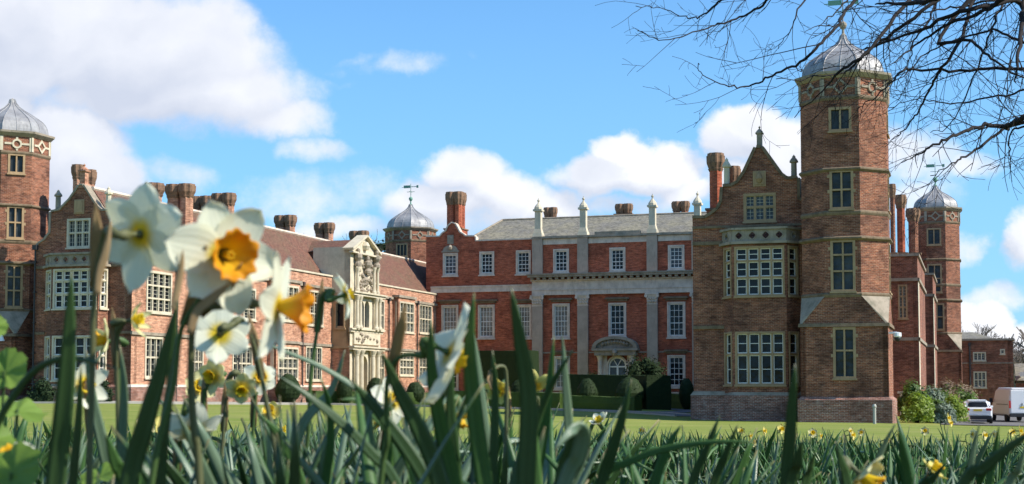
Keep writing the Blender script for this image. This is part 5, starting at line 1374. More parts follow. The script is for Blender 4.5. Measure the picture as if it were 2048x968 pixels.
# dome camera on the tower corner
a, _ = ray(1797, 663); t0 = TT+H+0
e = empty('security_camera', st2w(TS+H+.05, TT-H+.35, 2.45), -TH); tag(e, 'white dome security camera on the right side of the tallest tower', 'security camera')
mb = MB(); mb.box(-.06, .35, -.06, .06, .22, .32); mb.lathe([(.05, .3), (.19, .27), (.2, .1), (.17, .05)], 12, (.38, 0, 0)); mb.build('bracket', 'camera_white', e)
mb = MB(); mb.lathe([(.165, .06), (.15, -.05), (.09, -.14), (.02, -.17)], 12, (.38, 0, 0)); mb.build('lens_dome', 'black_plastic', e, smooth=True)
s0, z0 = on_t(8, 676, 73.15)
e = empty('wall_lamp', st2w(s0, 73.05, z0), -TH); tag(e, 'small white-shaded lamp on the brick of the left tower', 'lamp')
mb = MB(); mb.lathe([(.02, .22), (.08, .15), (.2, -.18), (.17, -.18), (.06, .1)], 12, (0, -.15, 0)); mb.build('lamp_shade', 'camera_white', e)
mb = MB(); mb.tube([(0, .2, .3), (0, -.1, .34), (0, -.15, .2)], .02, 6); mb.build('bracket', 'iron_dark', e)
# pale stone steps by the border
p = at(1912, 830, 93); g_ = zg(p.x, p.y)
e = empty('stone_steps', (p.x, p.y, g_), -TH); tag(e, 'pale stone steps between the border shrubs and the white car', 'steps')
for k in range(4):
    mb = MB(); mb.box(-.9+.12*k, .9-.05*k, .3*k-.3, .3*k+.6, -.15 if k == 0 else .17*k-.02, .17*(k+1)); mb.build('step', 'stone_pale', e)
p = at(1822, 785, 84)
e = empty('stone_bench', (p.x, p.y, zg(p.x, p.y)), -TH); tag(e, 'pale stone bench half hidden in the border shrubs', 'bench')
hs = hz(783, 84)-zg(p.x, p.y)
mb = MB(); mb.box(-.75, .75, -.3, .3, hs-.12, hs); mb.build('seat', 'stone_pale', e)
for sg in (-1, 1): mb = MB(); mb.box(sg*.5-.12, sg*.5+.12, -.22, .22, -.1, hs-.122); mb.build('leg', 'stone_pale', e)

# ------------------------------------------------------------ vehicles
def wheel(parent, x, y, r, w_=.22, sg=1):
    t_ = MB(Matrix.Translation((x, y, r)) @ Matrix.Rotation(PI/2, 4, 'Y'))
    t_.lathe([(r*.62, -w_/2), (r*.93, -w_/2), (r, -w_/2+.04), (r, w_/2-.04), (r*.93, w_/2), (r*.62, w_/2)], 24); o = t_.build('wheel', 'rubber', parent)
    m_ = MB(Matrix.Translation((x, y, r)) @ Matrix.Rotation(PI/2, 4, 'Y')); m_.lathe([(.02, -w_/2+.01), (r*.6, -w_/2+.02), (r*.62, w_/2-.02), (.02, w_/2-.01)], 16); m_.build('rim', 'rim_metal', o)
def sect(y, hw, z0, z1, hw2=None, r=.1):
    """rounded cross-section at y: half width hw at the bottom, hw2 at top"""
    hw2 = hw2 or hw
    return [(-hw+r, y, z0), (hw-r, y, z0), (hw, y, z0+r), (hw, y, (z0+z1)*.55), (hw2, y, z1-r), (hw2-r, y, z1), (-hw2+r, y, z1), (-hw2, y, z1-r), (-hw, y, (z0+z1)*.55), (-hw, y, z0+r)]
# hatchback seen from behind; local -y is the back
p = at(1953, 845, 95); g_ = zg(p.x, p.y)+.035
car = empty('parked_car', (p.x, p.y, g_), R(-15)); tag(car, 'white hatchback seen from behind, parked left of the van', 'car')
mb = MB(); mb.loft([sect(-2.05, .78, .45, .95), sect(-2.0, .86, .36, 1.02), sect(-1.7, .9, .3, 1.05), sect(0, .91, .26, 1.03), sect(1.3, .9, .28, 1.0), sect(1.95, .82, .35, .85), sect(2.1, .66, .42, .7)])
mb.loft([[(x*1.0, y, z) for x, y, z in sect(-1.86, .76, .98, 1.05, .70, .03)], sect(-1.62, .78, .95, 1.38, .60, .06), sect(-1.2, .80, .95, 1.50, .62, .07), sect(0, .80, .95, 1.52, .62, .07), sect(.5, .80, .95, 1.42, .62, .07), sect(1.15, .78, .93, 1.02, .68, .03)])
mb.build('body', 'car_white', car, smooth=False, bevel=.03)
mb = MB(); mb.add([(-.62, -1.90, 1.07), (.62, -1.90, 1.07), (.54, -1.665, 1.36), (-.54, -1.665, 1.36)], [(0, 1, 2, 3)]); mb.build('rear_window', 'pane_dark', car)
for sg in (-1, 1):
    mb = MB(); mb.add([(sg*.805, -1.5, 1.05), (sg*.805, .95, 1.03), (sg*.66, .45, 1.36), (sg*.64, -1.35, 1.42)], [(0, 1, 2, 3)]); mb.build('side_window', 'pane_dark', car)
    mb = MB(); mb.box(min(sg*.5, sg*.84), max(sg*.5, sg*.84), -2.07, -1.9, .82, .98); mb.build('tail_light', 'tail_red', car, bevel=.03)
    mb = MB(); mb.box(min(sg*.92, sg*1.08), max(sg*.92, sg*1.08), .55, .7, .98, 1.12); mb.build('wing_mirror', 'car_white', car, bevel=.03)
mb = MB(); mb.box(-.84, .84, -2.1, -1.8, .26, .50); mb.build('bumper', 'black_plastic', car, bevel=.03)
mb = MB(); mb.box(-.26, .26, -2.1, -2.0, .80, .92); mb.build('number_plate', 'plate_yellow', car)
mb = MB(); mb.box(-.70, .70, -2.12, -2.04, .53, .56); mb.build('bumper_trim', 'rim_metal', car)
mb = MB(); mb.box(-.56, .56, -1.72, -1.5, 1.42, 1.5); mb.build('spoiler', 'car_white', car, bevel=.02)
for x in (-.82, .82):
    for y in (-1.3, 1.35): wheel(car, x, y, .32, .2)
# long-wheelbase van, rear three-quarter
p = at(2049, 845, 98); g_ = zg(p.x, p.y)+.035
van = empty('parked_van', (p.x-.0, p.y, g_), R(-4)); tag(van, 'big pale panel van with red tail lamps at the right edge', 'van')
mb = MB(); mb.loft([sect(0, .96, .42, 2.25, .88, .12), sect(.12, 1.0, .40, 2.32, .90, .12), sect(3.4, 1.0, .40, 2.34, .90, .12), sect(3.9, 1.0, .40, 2.24, .88, .14), sect(4.6, .98, .40, 1.35, .86, .1), sect(5.3, .94, .42, 1.1, .84, .1), sect(5.5, .85, .5, .9, .8, .08)])
mb.build('body', 'van_grey', van, bevel=.04)
for x0, x1 in ((-.88, -.01), (.01, .88)):
    mb = MB(); mb.box(x0, x1, -.03, .05, .62, 2.15); d_ = mb.build('rear_door', 'car_white', van, bevel=.03)
    mb = MB(); c_ = (x0+x1)/2; mb.box(c_-.02+(.3 if x0 < 0 else -.3), c_+.02+(.3 if x0 < 0 else -.3), -.07, -.03, 1.1, 1.3); mb.build('handle', 'black_plastic', d_)
for sg in (-1, 1):
    mb = MB(); mb.box(min(sg*.89, sg*1.0), max(sg*.89, sg*1.0), -.05, .1, .95, 1.45); mb.build('tail_light', 'tail_red', van, bevel=.02)
    mb = MB(); mb.add([(sg*.985, 3.5, 1.35), (sg*.985, 4.45, 1.3), (sg*.90, 3.95, 2.0), (sg*.895, 3.5, 2.0)], [(0, 1, 2, 3)]); mb.build('side_window', 'pane_dark', van)
    mb = MB(); mb.box(min(sg*1.003, sg*1.02), max(sg*1.003, sg*1.02), .3, 3.2, 1.18, 1.22); mb.build('side_rail', 'black_plastic', van)
    mb = MB(); mb.box(min(sg*1.0, sg*1.22), max(sg*1.0, sg*1.22), 4.2, 4.3, 1.3, 1.6); mb.build('wing_mirror', 'black_plastic', van)
mb = MB(); mb.box(-.97, .97, -.12, .08, .36, .60); mb.build('bumper', 'black_plastic', van, bevel=.03)
mb = MB(); mb.box(-.3, .24, -.05, -.031, .95, 1.07); mb.build('number_plate', 'plate_yellow', van)
for x in (-.88, .88):
    for y in (.95, 4.5): wheel(van, x, y, .35, .22)

# ------------------------------------------------------------ daffodils
def bez(P, n=14):
    Q = [Vector(p) for p in P]
    return catmull(Q, max(2, n//max(1, len(Q)-1))) if len(Q) > 2 else [Q[0].lerp(Q[1], k/n) for k in range(n+1)]
def blade(mb, pts, w0, facing=None, tip=.35, tw=0.0, th=.0012, fold=.22, base=.75):
    """strap leaf along pts (root first, tip last)"""
    n = len(pts); rings = []; uv = []
    for i, p in enumerate(pts):
        d = (pts[min(i+1, n-1)]-pts[max(i-1, 0)]).normalized(); f = i/(n-1)
        fc = (facing or Vector((0, -1, 0))); sd = d.cross(fc)
        if sd.length < .05: sd = d.cross(Vector((1, 0, .2)))
        sd.normalize(); nn = sd.cross(d).normalized()
        a = tw*f; sd, nn = sd*math.cos(a)+nn*math.sin(a), nn*math.cos(a)-sd*math.sin(a)
        w_ = w0*(base+(1-base)*min(1, f*2.5))
        if f > 1-tip: w_ *= max(.04, (1-((f-(1-tip))/tip)**2))**.75
        h = w_*.5; v = -fold*w_
        rings.append([p-sd*h, p-sd*h*.5+nn*v*.75, p+nn*v, p+sd*h*.5+nn*v*.75, p+sd*h, p+sd*h*.5+nn*(v*.75+th), p+nn*(v+th*1.6), p-sd*h*.5+nn*(v*.75+th)])
        uv += [(0, f), (.25, f), (.5, f), (.75, f), (1, f), (.75, f), (.5, f), (.25, f)]
    rings2 = [[tuple(q) for q in r] for r in rings]
    k = len(mb.v)
    mb.loft(rings2); mb.u += uv
def root(p, d=Vector((0, 0, -1))): return Vector((p.x, p.y, zg(p.x, p.y)-.01))
def px_path(pl, Y, Yr=None, down=True, bx=0.0):
    """pixel polyline (tip first) -> world points, root first, carried on to the ground"""
    P = [at(x, y, Y+(dy if False else 0)) for x, y in pl]
    P = [Vector((p.x, p.y+.012*i, p.z)) for i, p in enumerate(P)]
    if down:
        a, b = P[-2], P[-1]; d = (b-a).normalized(); gz = zg(b.x, b.y)
        if b.z > gz+.01:
            k = (b.z-gz); e = Vector((b.x+d.x*k*.6+bx, b.y+.03, gz-.01))
            P.append((b+e)/2+Vector((d.x*k*.08, 0, 0))); P.append(e)
    return list(reversed(P))
HERO = [
 # label, [(material, width px, Y, points tip->down, facing tilt)]
 ('upright dark leaves at far left in front of the left gable bay', [('leaf_blade_dark', 48, 1.15, [(143, 545), (128, 690), (108, 830), (82, 975)], .0), ('leaf_blade_grey', 30, 1.7, [(172, 700), (180, 800), (196, 900), (205, 980)], .3), ('leaf_blade_dark', 24, 1.35, [(162, 730), (150, 830), (130, 975)], -.3)]),
 ('pair of stout dark leaves rising under the first white flower to the right', [('leaf_blade_dark', 46, 1.15, [(356, 600), (320, 720), (275, 850), (232, 980)], .1), ('leaf_blade_dark', 30, 1.25, [(352, 606), (338, 740), (315, 860), (300, 985)], -.2), ('leaf_blade', 34, 1.3, [(212, 868), (225, 930), (240, 985)], 0)]),
 ('leaf bent over in an arch across the lower left', [('leaf_blade_dark', 18, 1.2, [(238, 738), (180, 724), (120, 716), (60, 728), (5, 768), (-60, 860), (-100, 990)], 0), ('leaf_blade_grey', 26, 1.5, [(240, 690), (242, 780), (232, 880), (225, 985)], .2)]),
 ('leaf clump with long blades slanting right below the orange-cupped side-on flower', [('leaf_blade_dark', 26, 1.35, [(545, 745), (610, 790), (680, 850), (735, 910), (790, 985)], .3), ('leaf_blade_grey', 15, 1.6, [(505, 676), (560, 700), (640, 735), (720, 790), (790, 880), (830, 990)], .3), ('leaf_blade', 22, 1.5, [(640, 752), (655, 810), (655, 890), (640, 985)], 0), ('leaf_blade', 26, 1.5, [(520, 830), (560, 880), (600, 985)], .2)]),
 ('clump of leaves left of the middle with one pale blade bent double', [('leaf_blade_grey', 22, 1.5, [(700, 770), (728, 800), (735, 880), (730, 985)], 0), ('leaf_blade_dark', 34, 1.35, [(560, 750), (640, 700), (700, 760), (760, 830), (860, 985)][2:], .2), ('leaf_blade_grey', 26, 1.7, [(690, 700), (660, 780), (600, 850), (560, 985)], -.2), ('leaf_blade', 24, 1.5, [(675, 800), (720, 800), (745, 830), (800, 900), (830, 985)], .2)]),
 ('tall broad dark leaves near the centre of the picture', [('leaf_blade_dark', 42, 1.3, [(762, 700), (795, 780), (840, 870), (880, 985)], .1), ('leaf_blade', 40, 1.3, [(862, 640), (862, 740), (880, 860), (905, 985)], -.1), ('leaf_blade_dark', 30, 1.45, [(905, 700), (900, 800), (905, 900), (910, 985)], .2)]),
 ('tall pointed leaves just right of the white side-on flower', [('leaf_blade', 40, 1.3, [(948, 585), (938, 700), (948, 830), (968, 985)], .1), ('leaf_blade_dark', 24, 1.5, [(985, 700), (990, 800), (985, 985)], -.2), ('leaf_blade_grey', 16, 1.6, [(935, 608), (948, 680), (960, 760), (975, 880), (985, 985)], .2)]),
 ('tallest pointed dark leaf in the middle with its pale striped neighbours', [('leaf_blade_dark', 44, 1.25, [(1022, 575), (1040, 680), (1058, 800), (1052, 985)], 0), ('leaf_blade', 30, 1.35, [(1050, 760), (1060, 830), (1075, 985)], .3), ('leaf_blade', 26, 1.5, [(1075, 800), (1060, 880), (1045, 985)], -.3)]),
 ('leaves right of the yellow flower, one leaning right like a hook', [('leaf_blade_dark', 17, 1.45, [(1146, 700), (1122, 738), (1100, 780), (1075, 850), (1040, 985)], -.1), ('leaf_blade', 27, 1.5, [(1108, 672), (1098, 780), (1086, 880), (1070, 985)], 0), ('leaf_blade_grey', 24, 1.55, [(1124, 668), (1132, 760), (1140, 860), (1150, 985)], .2)]),
 ('broad pale bent leaf right of centre', [('leaf_blade_grey', 40, 1.2, [(1108, 900), (1145, 862), (1168, 865), (1160, 920), (1130, 990)], 0), ('leaf_blade_dark', 32, 1.3, [(1150, 855), (1140, 900), (1120, 985)], .2)]),
 ('single upright leaf before the dark hedge with others low beside it', [('leaf_blade_dark', 28, 1.5, [(1263, 758), (1245, 840), (1225, 910), (1205, 990)], .1), ('leaf_blade', 24, 1.7, [(1362, 850), (1335, 900), (1310, 985)], 0)]),
 ('long leaf arching low across the right half', [('leaf_blade', 18, 1.5, [(1510, 884), (1430, 885), (1350, 897), (1270, 925), (1190, 985)], 0), ('leaf_blade_dark', 20, 1.6, [(1440, 830), (1415, 900), (1385, 985)], .2), ('leaf_blade_dark', 22, 1.6, [(1475, 850), (1455, 910), (1430, 985)], .1)]),
 ('thick dark leaf standing alone before the right bay window', [('leaf_blade_dark', 30, 1.3, [(1590, 728), (1590, 800), (1590, 880), (1586, 985)], 0), ('leaf_blade_dark', 30, 1.3, [(1604, 880), (1600, 930), (1590, 985)], .3), ('leaf_blade_dark', 26, 1.5, [(1630, 905), (1625, 940), (1620, 985)], .2)]),
 ('pointed leaf before the shaded tower base leaning left with a low yellow flower', [('leaf_blade_dark', 24, 1.5, [(1672, 885), (1690, 930), (1710, 985)], 0), ('leaf_blade_grey', 20, 1.7, [(1790, 848), (1770, 900), (1745, 985)], .2), ('leaf_blade', 20, 1.7, [(1795, 855), (1812, 910), (1830, 985)], -.2)]),
 ('upright leaf tips below the parked vehicles at right', [('leaf_blade_grey', 20, 1.6, [(1958, 850), (1952, 910), (1950, 985)], .2), ('leaf_blade', 18, 1.8, [(1998, 852), (1995, 910), (1990, 985)], 0), ('leaf_blade_dark', 20, 1.7, [(1893, 925), (1870, 960), (1850, 990)], 0)]),
 ('broad leaf crossing the bottom right corner', [('leaf_blade_dark', 30, 1.2, [(2085, 850), (2030, 895), (1985, 940), (1945, 990)], .0), ('leaf_blade_grey', 26, 1.5, [(2052, 890), (2045, 940), (2030, 990)], .2)]),
]
random.seed(3)
for label, lst in HERO:
    first = px_path(lst[0][3], lst[0][2])[0]
    e = empty('daffodil_plant', (first.x, first.y, zg(first.x, first.y))); tag(e, label, 'daffodil leaves')
    for m_, wpx, Y, pl, tl in lst:
        mb = MB(); pts = bez([p-Vector(e.location) for p in px_path(pl, Y)], 30)
        blade(mb, pts, wpx*.88/F*Y, Vector((tl, -1, .05)).normalized(), tip=.52, tw=random.uniform(-.5, .5))
        mb.build('leaf', m_, e, smooth=True)
# extra blades in the foreground to thicken it
def rnd_clump(rnd, n, hmin, hmax, spread, w=.013, mats=('leaf_blade',)):
    mb = MB()
    for k in range(n):
        a = rnd.uniform(0, 2*PI); r0 = rnd.uniform(0, .035); h = rnd.uniform(hmin, hmax); lean = rnd.uniform(.05, spread)
        p0 = Vector((r0*math.cos(a), r0*math.sin(a), -.01)); out = Vector((math.cos(a), math.sin(a), 0)); dr = rnd.random() < .22
        pts = [p0+out*(lean*h*f**1.6*(1.7 if dr else 1))+Vector((0, 0, h*(f if not dr else f*(1.35-.62*f*f*1.05)))) for f in [i/8 for i in range(9)]]
        blade(mb, pts, w*rnd.uniform(.75, 1.25), Vector((math.cos(a+rnd.uniform(-1, 1)), math.sin(a+rnd.uniform(-1, 1)), .1)), tip=.4, tw=rnd.uniform(-1.2, 1.2))
    return mb
def copy_tree(o, parent=None):
    c = o.copy(); COL.objects.link(c); c.parent = parent
    for ch in list(o.children): copy_tree(ch, c)
    return c

def petal_mesh(L, Wd, reflex, cup, seed=0, wave=.06):
    rnd = random.Random(seed); mb = MB(); nk, nj = 10, 8; vs = []; uv = []; ph = rnd.uniform(0, 6)
    for side in (0, 1):
        for k in range(nk+1):
            f = k/nk; wd = Wd*(.20*(1-f)+max(0, math.sin(PI*min(1, f**.82*.985+.015)))**.50*(1 if f < .97 else .6))
            for j in range(nj+1):
                g_ = j/nj*2-1
                x = g_*wd*.5; y = .004+L*f*(1-.04*g_*g_)
                z = reflex*L*f*f+cup*L*(g_*g_)*.5*f*(1-f*.4)+wave*L*math.sin(f*5+ph+g_*2)*.35*f+math.sin(g_*7+ph)*.004*L*8*f*(1-f)
                vs.append((x, y, z-side*.0005)); uv.append((g_*.5+.5, f))
    S = (nk+1)*(nj+1); fs = []
    for k in range(nk):
        for j in range(nj):
            a = k*(nj+1)+j; fs.append((a, a+1, a+nj+2, a+nj+1)); fs.append((a+S, a+S+nj+1, a+S+nj+2, a+S+1))
    mb.add(vs, fs, uv)
    return mb
def cup_mesh(r0, r1, L, fr=.07, n=60):
    mb = MB(); rings = []
    prof = [(r0*.3, .0), (r0*.85, .001), (r0, L*.15), (r0*.6+r1*.4, L*.55), (r1*.85, L*.82), (r1*1.0, L*.96), (r1*1.13, L*1.04)]
    def ring(r, z, f): return [(r*(1+fr*f*math.sin(12*a)+fr*.5*f*math.sin(5*a+1))*math.cos(a), r*(1+fr*f*math.sin(12*a)+fr*.5*f*math.sin(5*a+1))*math.sin(a), z+r1*.12*f*math.sin(7*a+2)) for a in [2*PI*i/n for i in range(n)]]
    for i, (r, z) in enumerate(prof): rings.append(ring(r, z, (i/6)**3))
    for i, (r, z) in reversed(list(enumerate(prof))[1:]): rings.append(ring(r-.0008, z+.0002, (i/6)**3))
    mb.loft(rings, cap=False)
    mb.add([(r0*.9*math.cos(2*PI*i/12), r0*.9*math.sin(2*PI*i/12), .0015) for i in range(12)], [tuple(range(12))])
    return mb
def daffodil(label, c, Y, facing, L, stem, cupc='cup_orange', pet='petal_white', r1=.011, cl=.011, reflex=-.05, cup=.25, roll=0.0, seed=0, wd=.8, sm='stem_green', sr=.0028, spathe=True, neck=None, group=None, pvar=.12, detail=True):
    C0 = at(c[0], c[1], Y); fz = Vector(facing).normalized()
    q = fz.to_track_quat('Z', 'Y').to_matrix().to_4x4() @ Matrix.Rotation(roll, 4, 'Z')
    base = None
    # stem points: flower back, then traced, then ground
    back = C0-fz*.028
    P = [at(x, y, Y+.01*i) for i, (x, y) in enumerate(stem)]
    last, prev = P[-1], P[-2] if len(P) > 1 else back
    gz = zg(last.x, last.y)
    if last.z > gz+.005:
        d = (last-prev).normalized(); k = last.z-gz; P.append(Vector((last.x+d.x*k*.45, last.y+.02, gz-.01)))
    base = Vector((P[-1].x, P[-1].y, zg(P[-1].x, P[-1].y)))
    e = empty('daffodil', base); tag(e, label, 'daffodil', group)
    M = Matrix.Translation(C0-base) @ q; rnd = random.Random(seed)
    for k in range(6):
        pm = petal_mesh(L*rnd.uniform(1-pvar, 1+pvar*.6), L*wd*rnd.uniform(.9, 1.1), reflex+rnd.uniform(-.1, .1), cup*rnd.uniform(.4, 1.3), seed*7+k)
        o = pm.build('petal', pet, e, smooth=True); an = k*PI/3+rnd.uniform(-.08, .08)
        o.matrix_local = M @ Matrix.Rotation(an, 4, 'Z') @ Matrix.Rotation(rnd.uniform(-.16, .16), 4, 'Y') @ Matrix.Translation((0, 0, .0012 if k % 2 else 0))
    cm = cup_mesh(.0055 if r1 < .02 else .009, r1, cl).build('trumpet', cupc, e, smooth=True); cm.matrix_local = M
    r0_ = .0055 if r1 < .02 else .009
    th_ = MB(); th_.loft([[(r*math.cos(2*PI*i/16), r*math.sin(2*PI*i/16), z_) for i in range(16)] for r, z_ in ((.0004, .0014), (r0_*.80, .0016), (r0_*.86, cl*.14), (r0_*.97, cl*.34), (r0_*.93, cl*.34), (r0_*.7, .003), (.0004, .0024))], cap=False)
    tho = th_.build('throat', 'throat_dark', e, smooth=True); tho.matrix_local = M
    st_ = MB()
    for k in range(6):
        a = k*PI/3; st_.tube([(.0015*math.cos(a), .0015*math.sin(a), .001), (.0028*math.cos(a), .0028*math.sin(a), cl*.75)], [.0006, .001], 5)
    so_ = st_.build('stamens', 'cup_yellow', e); so_.matrix_local = M
    s1 = MB(); pts = bez([C0-base-fz*.001, C0-base-fz*.012, back-base]+[p-base for p in P], 40)
    n = len(pts); rad = []
    for i, p in enumerate(pts):
        dd = (p-(C0-base)).length
        r_ = .0042-.0014*min(1, dd/.006) if dd < .006 else (.0022+.0028*math.exp(-((dd-.022)/.007)**2) if dd < .04 else sr*.75+sr*.25*min(1, (dd-.04)/.08))
        if dd > .1: r_ = sr*(1+.25*min(1, (dd-.1)/.3))
        rad.append(r_)
    s1.tube(pts, rad, 8); s1.build('stem', sm, e, smooth=True)
    if spathe:
        i = next((i for i, p in enumerate(pts) if (p-(C0-base)).length > .055), n//2)
        b0 = pts[i]; b1 = pts[max(0, i-6)]; d = (pts[i]-pts[min(n-1, i+3)]).normalized()
        sp_ = MB(); up = Vector((0, -.3, .2))
        blade(sp_, [b0-d*.010, b0+d*.012+up*.006, b0+d*.034+up*.02, b0+d*.052+up*.05], .012, Vector((.3, -1, .2)), tip=.6, fold=.4)
        sp_.build('spathe', 'spathe_brown', e, smooth=True)
    return e
daffodil('white daffodil at left seen from behind, its bent stem reaching up past the gable', (281, 468), 1.2, (.42, .86, .12), .045, [(214, 462), (200, 505), (188, 600), (184, 760), (178, 980)], 'cup_yellow', r1=.009, cl=.008, roll=.2, seed=1, wd=.70, reflex=-.02, sm='stem_olive')
daffodil('largest white daffodil facing the viewer with ruffled orange cup', (440, 508), 1.18, (.66, -.74, -.12), .048, [(408, 560), (398, 600), (362, 660), (345, 780), (300, 985)], 'cup_orange', r1=.0185, cl=.024, roll=.38, seed=4, wd=.74, pvar=.2, reflex=.06, cup=.35, sm='stem_green')
daffodil('white daffodil turned side-on with vivid orange cup and long horizontal neck', (553, 612), 1.2, (.99, -.06, -.10), .050, [(470, 612), (412, 618), (386, 650), (382, 760), (388, 860), (400, 985)], 'cup_orange', r1=.0175, cl=.025, roll=.5, seed=7, wd=.5, reflex=-.05, cup=.2, sm='stem_olive', sr=.0034)
daffodil('backlit white daffodil seen from behind below the large orange-cupped one', (440, 668), 1.6, (-.25, .9, -.2), .036, [(462, 650), (484, 640), (505, 680), (530, 790), (560, 985)], 'cup_yellow', r1=.009, cl=.008, roll=.1, seed=12, wd=.72, reflex=-.1, sm='stem_olive')
daffodil('small white daffodil with yellow centre in front of the carved porch', (692, 590), 1.9, (.88, .3, .25), .029, [(665, 584), (646, 592), (636, 650), (622, 750), (616, 870), (600, 985)], 'cup_yellow', r1=.007, cl=.008, roll=.4, seed=15, wd=.62, reflex=-.35, sm='stem_green')
daffodil('white daffodil side-on with horizontal green neck before the central range', (898, 706), 1.32, (.86, .28, -.42), .047, [(850, 708), (805, 712), (780, 740), (772, 800), (775, 880), (760, 985)], 'cup_yellow', r1=.012, cl=.014, roll=.9, seed=18, wd=.75, reflex=-.15, cup=.4)
daffodil('clear yellow daffodil left of the hooked leaf, before the hedges', (1069, 772), 2.5, (.1, .5, .75), .026, [(1075, 800), (1081, 860), (1083, 985)], 'cup_yellow', 'petal_yellow', r1=.008, cl=.012, seed=20, wd=.75, reflex=.35, cup=.5, sm='stem_olive', spathe=False)
daffodil('yellow daffodil tucked beside the brown withered flower head', (998, 778), 2.5, (-.3, -.6, -.35), .022, [(1012, 790), (1016, 860), (1008, 985)], 'cup_yellow', 'petal_yellow', r1=.009, cl=.012, seed=22, wd=.75, reflex=.3)
daffodil('cream daffodil behind stems at lower left centre', (428, 752), 2.3, (-.4, -.8, -.1), .026, [(412, 770), (408, 850), (405, 985)], 'cup_yellow', 'petal_cream', r1=.010, cl=.014, seed=24, reflex=.25)
daffodil('second cream daffodil just left of the other cream one', (398, 775), 2.4, (.3, -.7, .2), .026, [(392, 800), (390, 880), (392, 985)], 'cup_yellow', 'petal_cream', r1=.010, cl=.014, seed=25, reflex=.25)
daffodil('small nodding white and yellow daffodil over the lawn, right of the backlit white one', (482, 776), 2.1, (.2, -.75, -.5), .023, [(470, 745), (456, 765), (448, 850), (440, 985)], 'cup_yellow', 'petal_cream', r1=.008, cl=.01, seed=27, reflex=-.1, sm='stem_olive')
daffodil('little orange-cupped flower below the big side-on daffodil', (520, 755), 2.2, (.3, -.8, .1), .026, [(512, 775), (506, 860), (500, 985)], 'cup_orange', 'petal_white', r1=.008, cl=.009, seed=28, reflex=-.25)
daffodil('yellow and white daffodil at left before the lower gable windows', (212, 682), 1.9, (-.75, -.5, .1), .026, [(228, 676), (236, 700), (238, 800), (240, 985)], 'cup_orange', 'petal_cream', r1=.010, cl=.015, seed=30, wd=.5, reflex=.3)
daffodil('spent greenish daffodil on a bent pale neck above the left lawn', (268, 640), 1.7, (.95, -.2, .12), .018, [(250, 642), (236, 660), (233, 720), (236, 840), (236, 985)], 'cup_yellow', 'petal_cream', r1=.006, cl=.01, seed=31, wd=.45, reflex=.75, cup=.1, sm='stem_olive', sr=.0026)
daffodil('pure white daffodil hanging low at left among stems', (386, 862), 1.7, (.3, -.5, -.8), .036, [(380, 820), (372, 800), (362, 860), (352, 985)], 'cup_yellow', 'petal_white', r1=.009, cl=.01, seed=33, wd=.7, reflex=-.5)
daffodil('white flower behind the stems at lower left centre', (168, 770), 1.8, (.6, -.6, 0), .03, [(176, 790), (180, 860), (182, 985)], 'cup_yellow', 'petal_white', r1=.009, cl=.01, seed=34, wd=.6, reflex=.3)
daffodil('golden daffodil low on the lawn line left of centre', (543, 828), 3.0, (-.2, -.6, .5), .024, [(548, 860), (550, 985)], 'cup_yellow', 'petal_yellow', r1=.011, cl=.016, seed=36, reflex=.3, spathe=False)
daffodil('pale daffodil among leaves under the porch', (785, 800), 1.9, (.5, -.6, .2), .030, [(775, 830), (765, 900), (760, 985)], 'cup_yellow', 'petal_white', r1=.008, cl=.01, seed=37, reflex=-.2)
daffodil('drooping white and orange flower below the central side-on daffodil', (920, 835), 1.9, (.1, -.3, -.9), .026, [(905, 800), (890, 805), (885, 870), (880, 985)], 'cup_orange', 'petal_cream', r1=.008, cl=.012, seed=38, wd=.5, reflex=-.7)
daffodil('small white and peach flower standing on the lawn line right of centre', (1199, 842), 3.4, (-.4, -.4, .7), .022, [(1188, 846), (1180, 880), (1178, 985)], 'cup_yellow', 'petal_white', r1=.007, cl=.01, seed=39, reflex=.5, spathe=False)
daffodil('white and yellow daffodil at the bottom right before the tower', (1722, 950), 1.6, (.5, -.3, -.5), .030, [(1695, 935), (1688, 960), (1690, 990)], 'cup_yellow', 'petal_cream', r1=.014, cl=.02, seed=41, reflex=.2, sm='stem_olive')
daffodil('yellow daffodil low at right below the border shrubs', (1866, 942), 2.2, (.6, -.3, .7), .020, [(1855, 960), (1850, 990)], 'cup_yellow', 'petal_yellow', r1=.009, cl=.014, seed=42, reflex=.2)
daffodil('white and yellow flower behind leaves on the bottom edge at far left', (14, 925), 1.3, (.5, -.5, .5), .028, [(10, 950), (0, 990)], 'cup_orange', 'petal_white', r1=.010, cl=.012, seed=43)
def sheath(parent_label, pl, Y, wpx):
    e = next(o for o in COL.objects if o.get('label', '') == parent_label)
    P = [at(x, y, Y)-e.location for x, y in pl]; mb = MB(); blade(mb, bez(list(reversed(P)), 14), wpx/F*Y, Vector((.25, -1, .1)), tip=.55, fold=.45, th=.002)
    mb.build('spathe', 'spathe_brown', e, smooth=True)
sheath('white daffodil at left seen from behind, its bent stem reaching up past the gable', [(222, 440), (212, 500), (200, 545), (194, 590)], 1.17, 17)
sheath('white daffodil turned side-on with vivid orange cup and long horizontal neck', [(462, 566), (430, 592), (395, 622), (378, 668)], 1.17, 20)
sheath('largest white daffodil facing the viewer with ruffled orange cup', [(366, 500), (362, 540), (352, 590), (346, 620)], 1.15, 15)
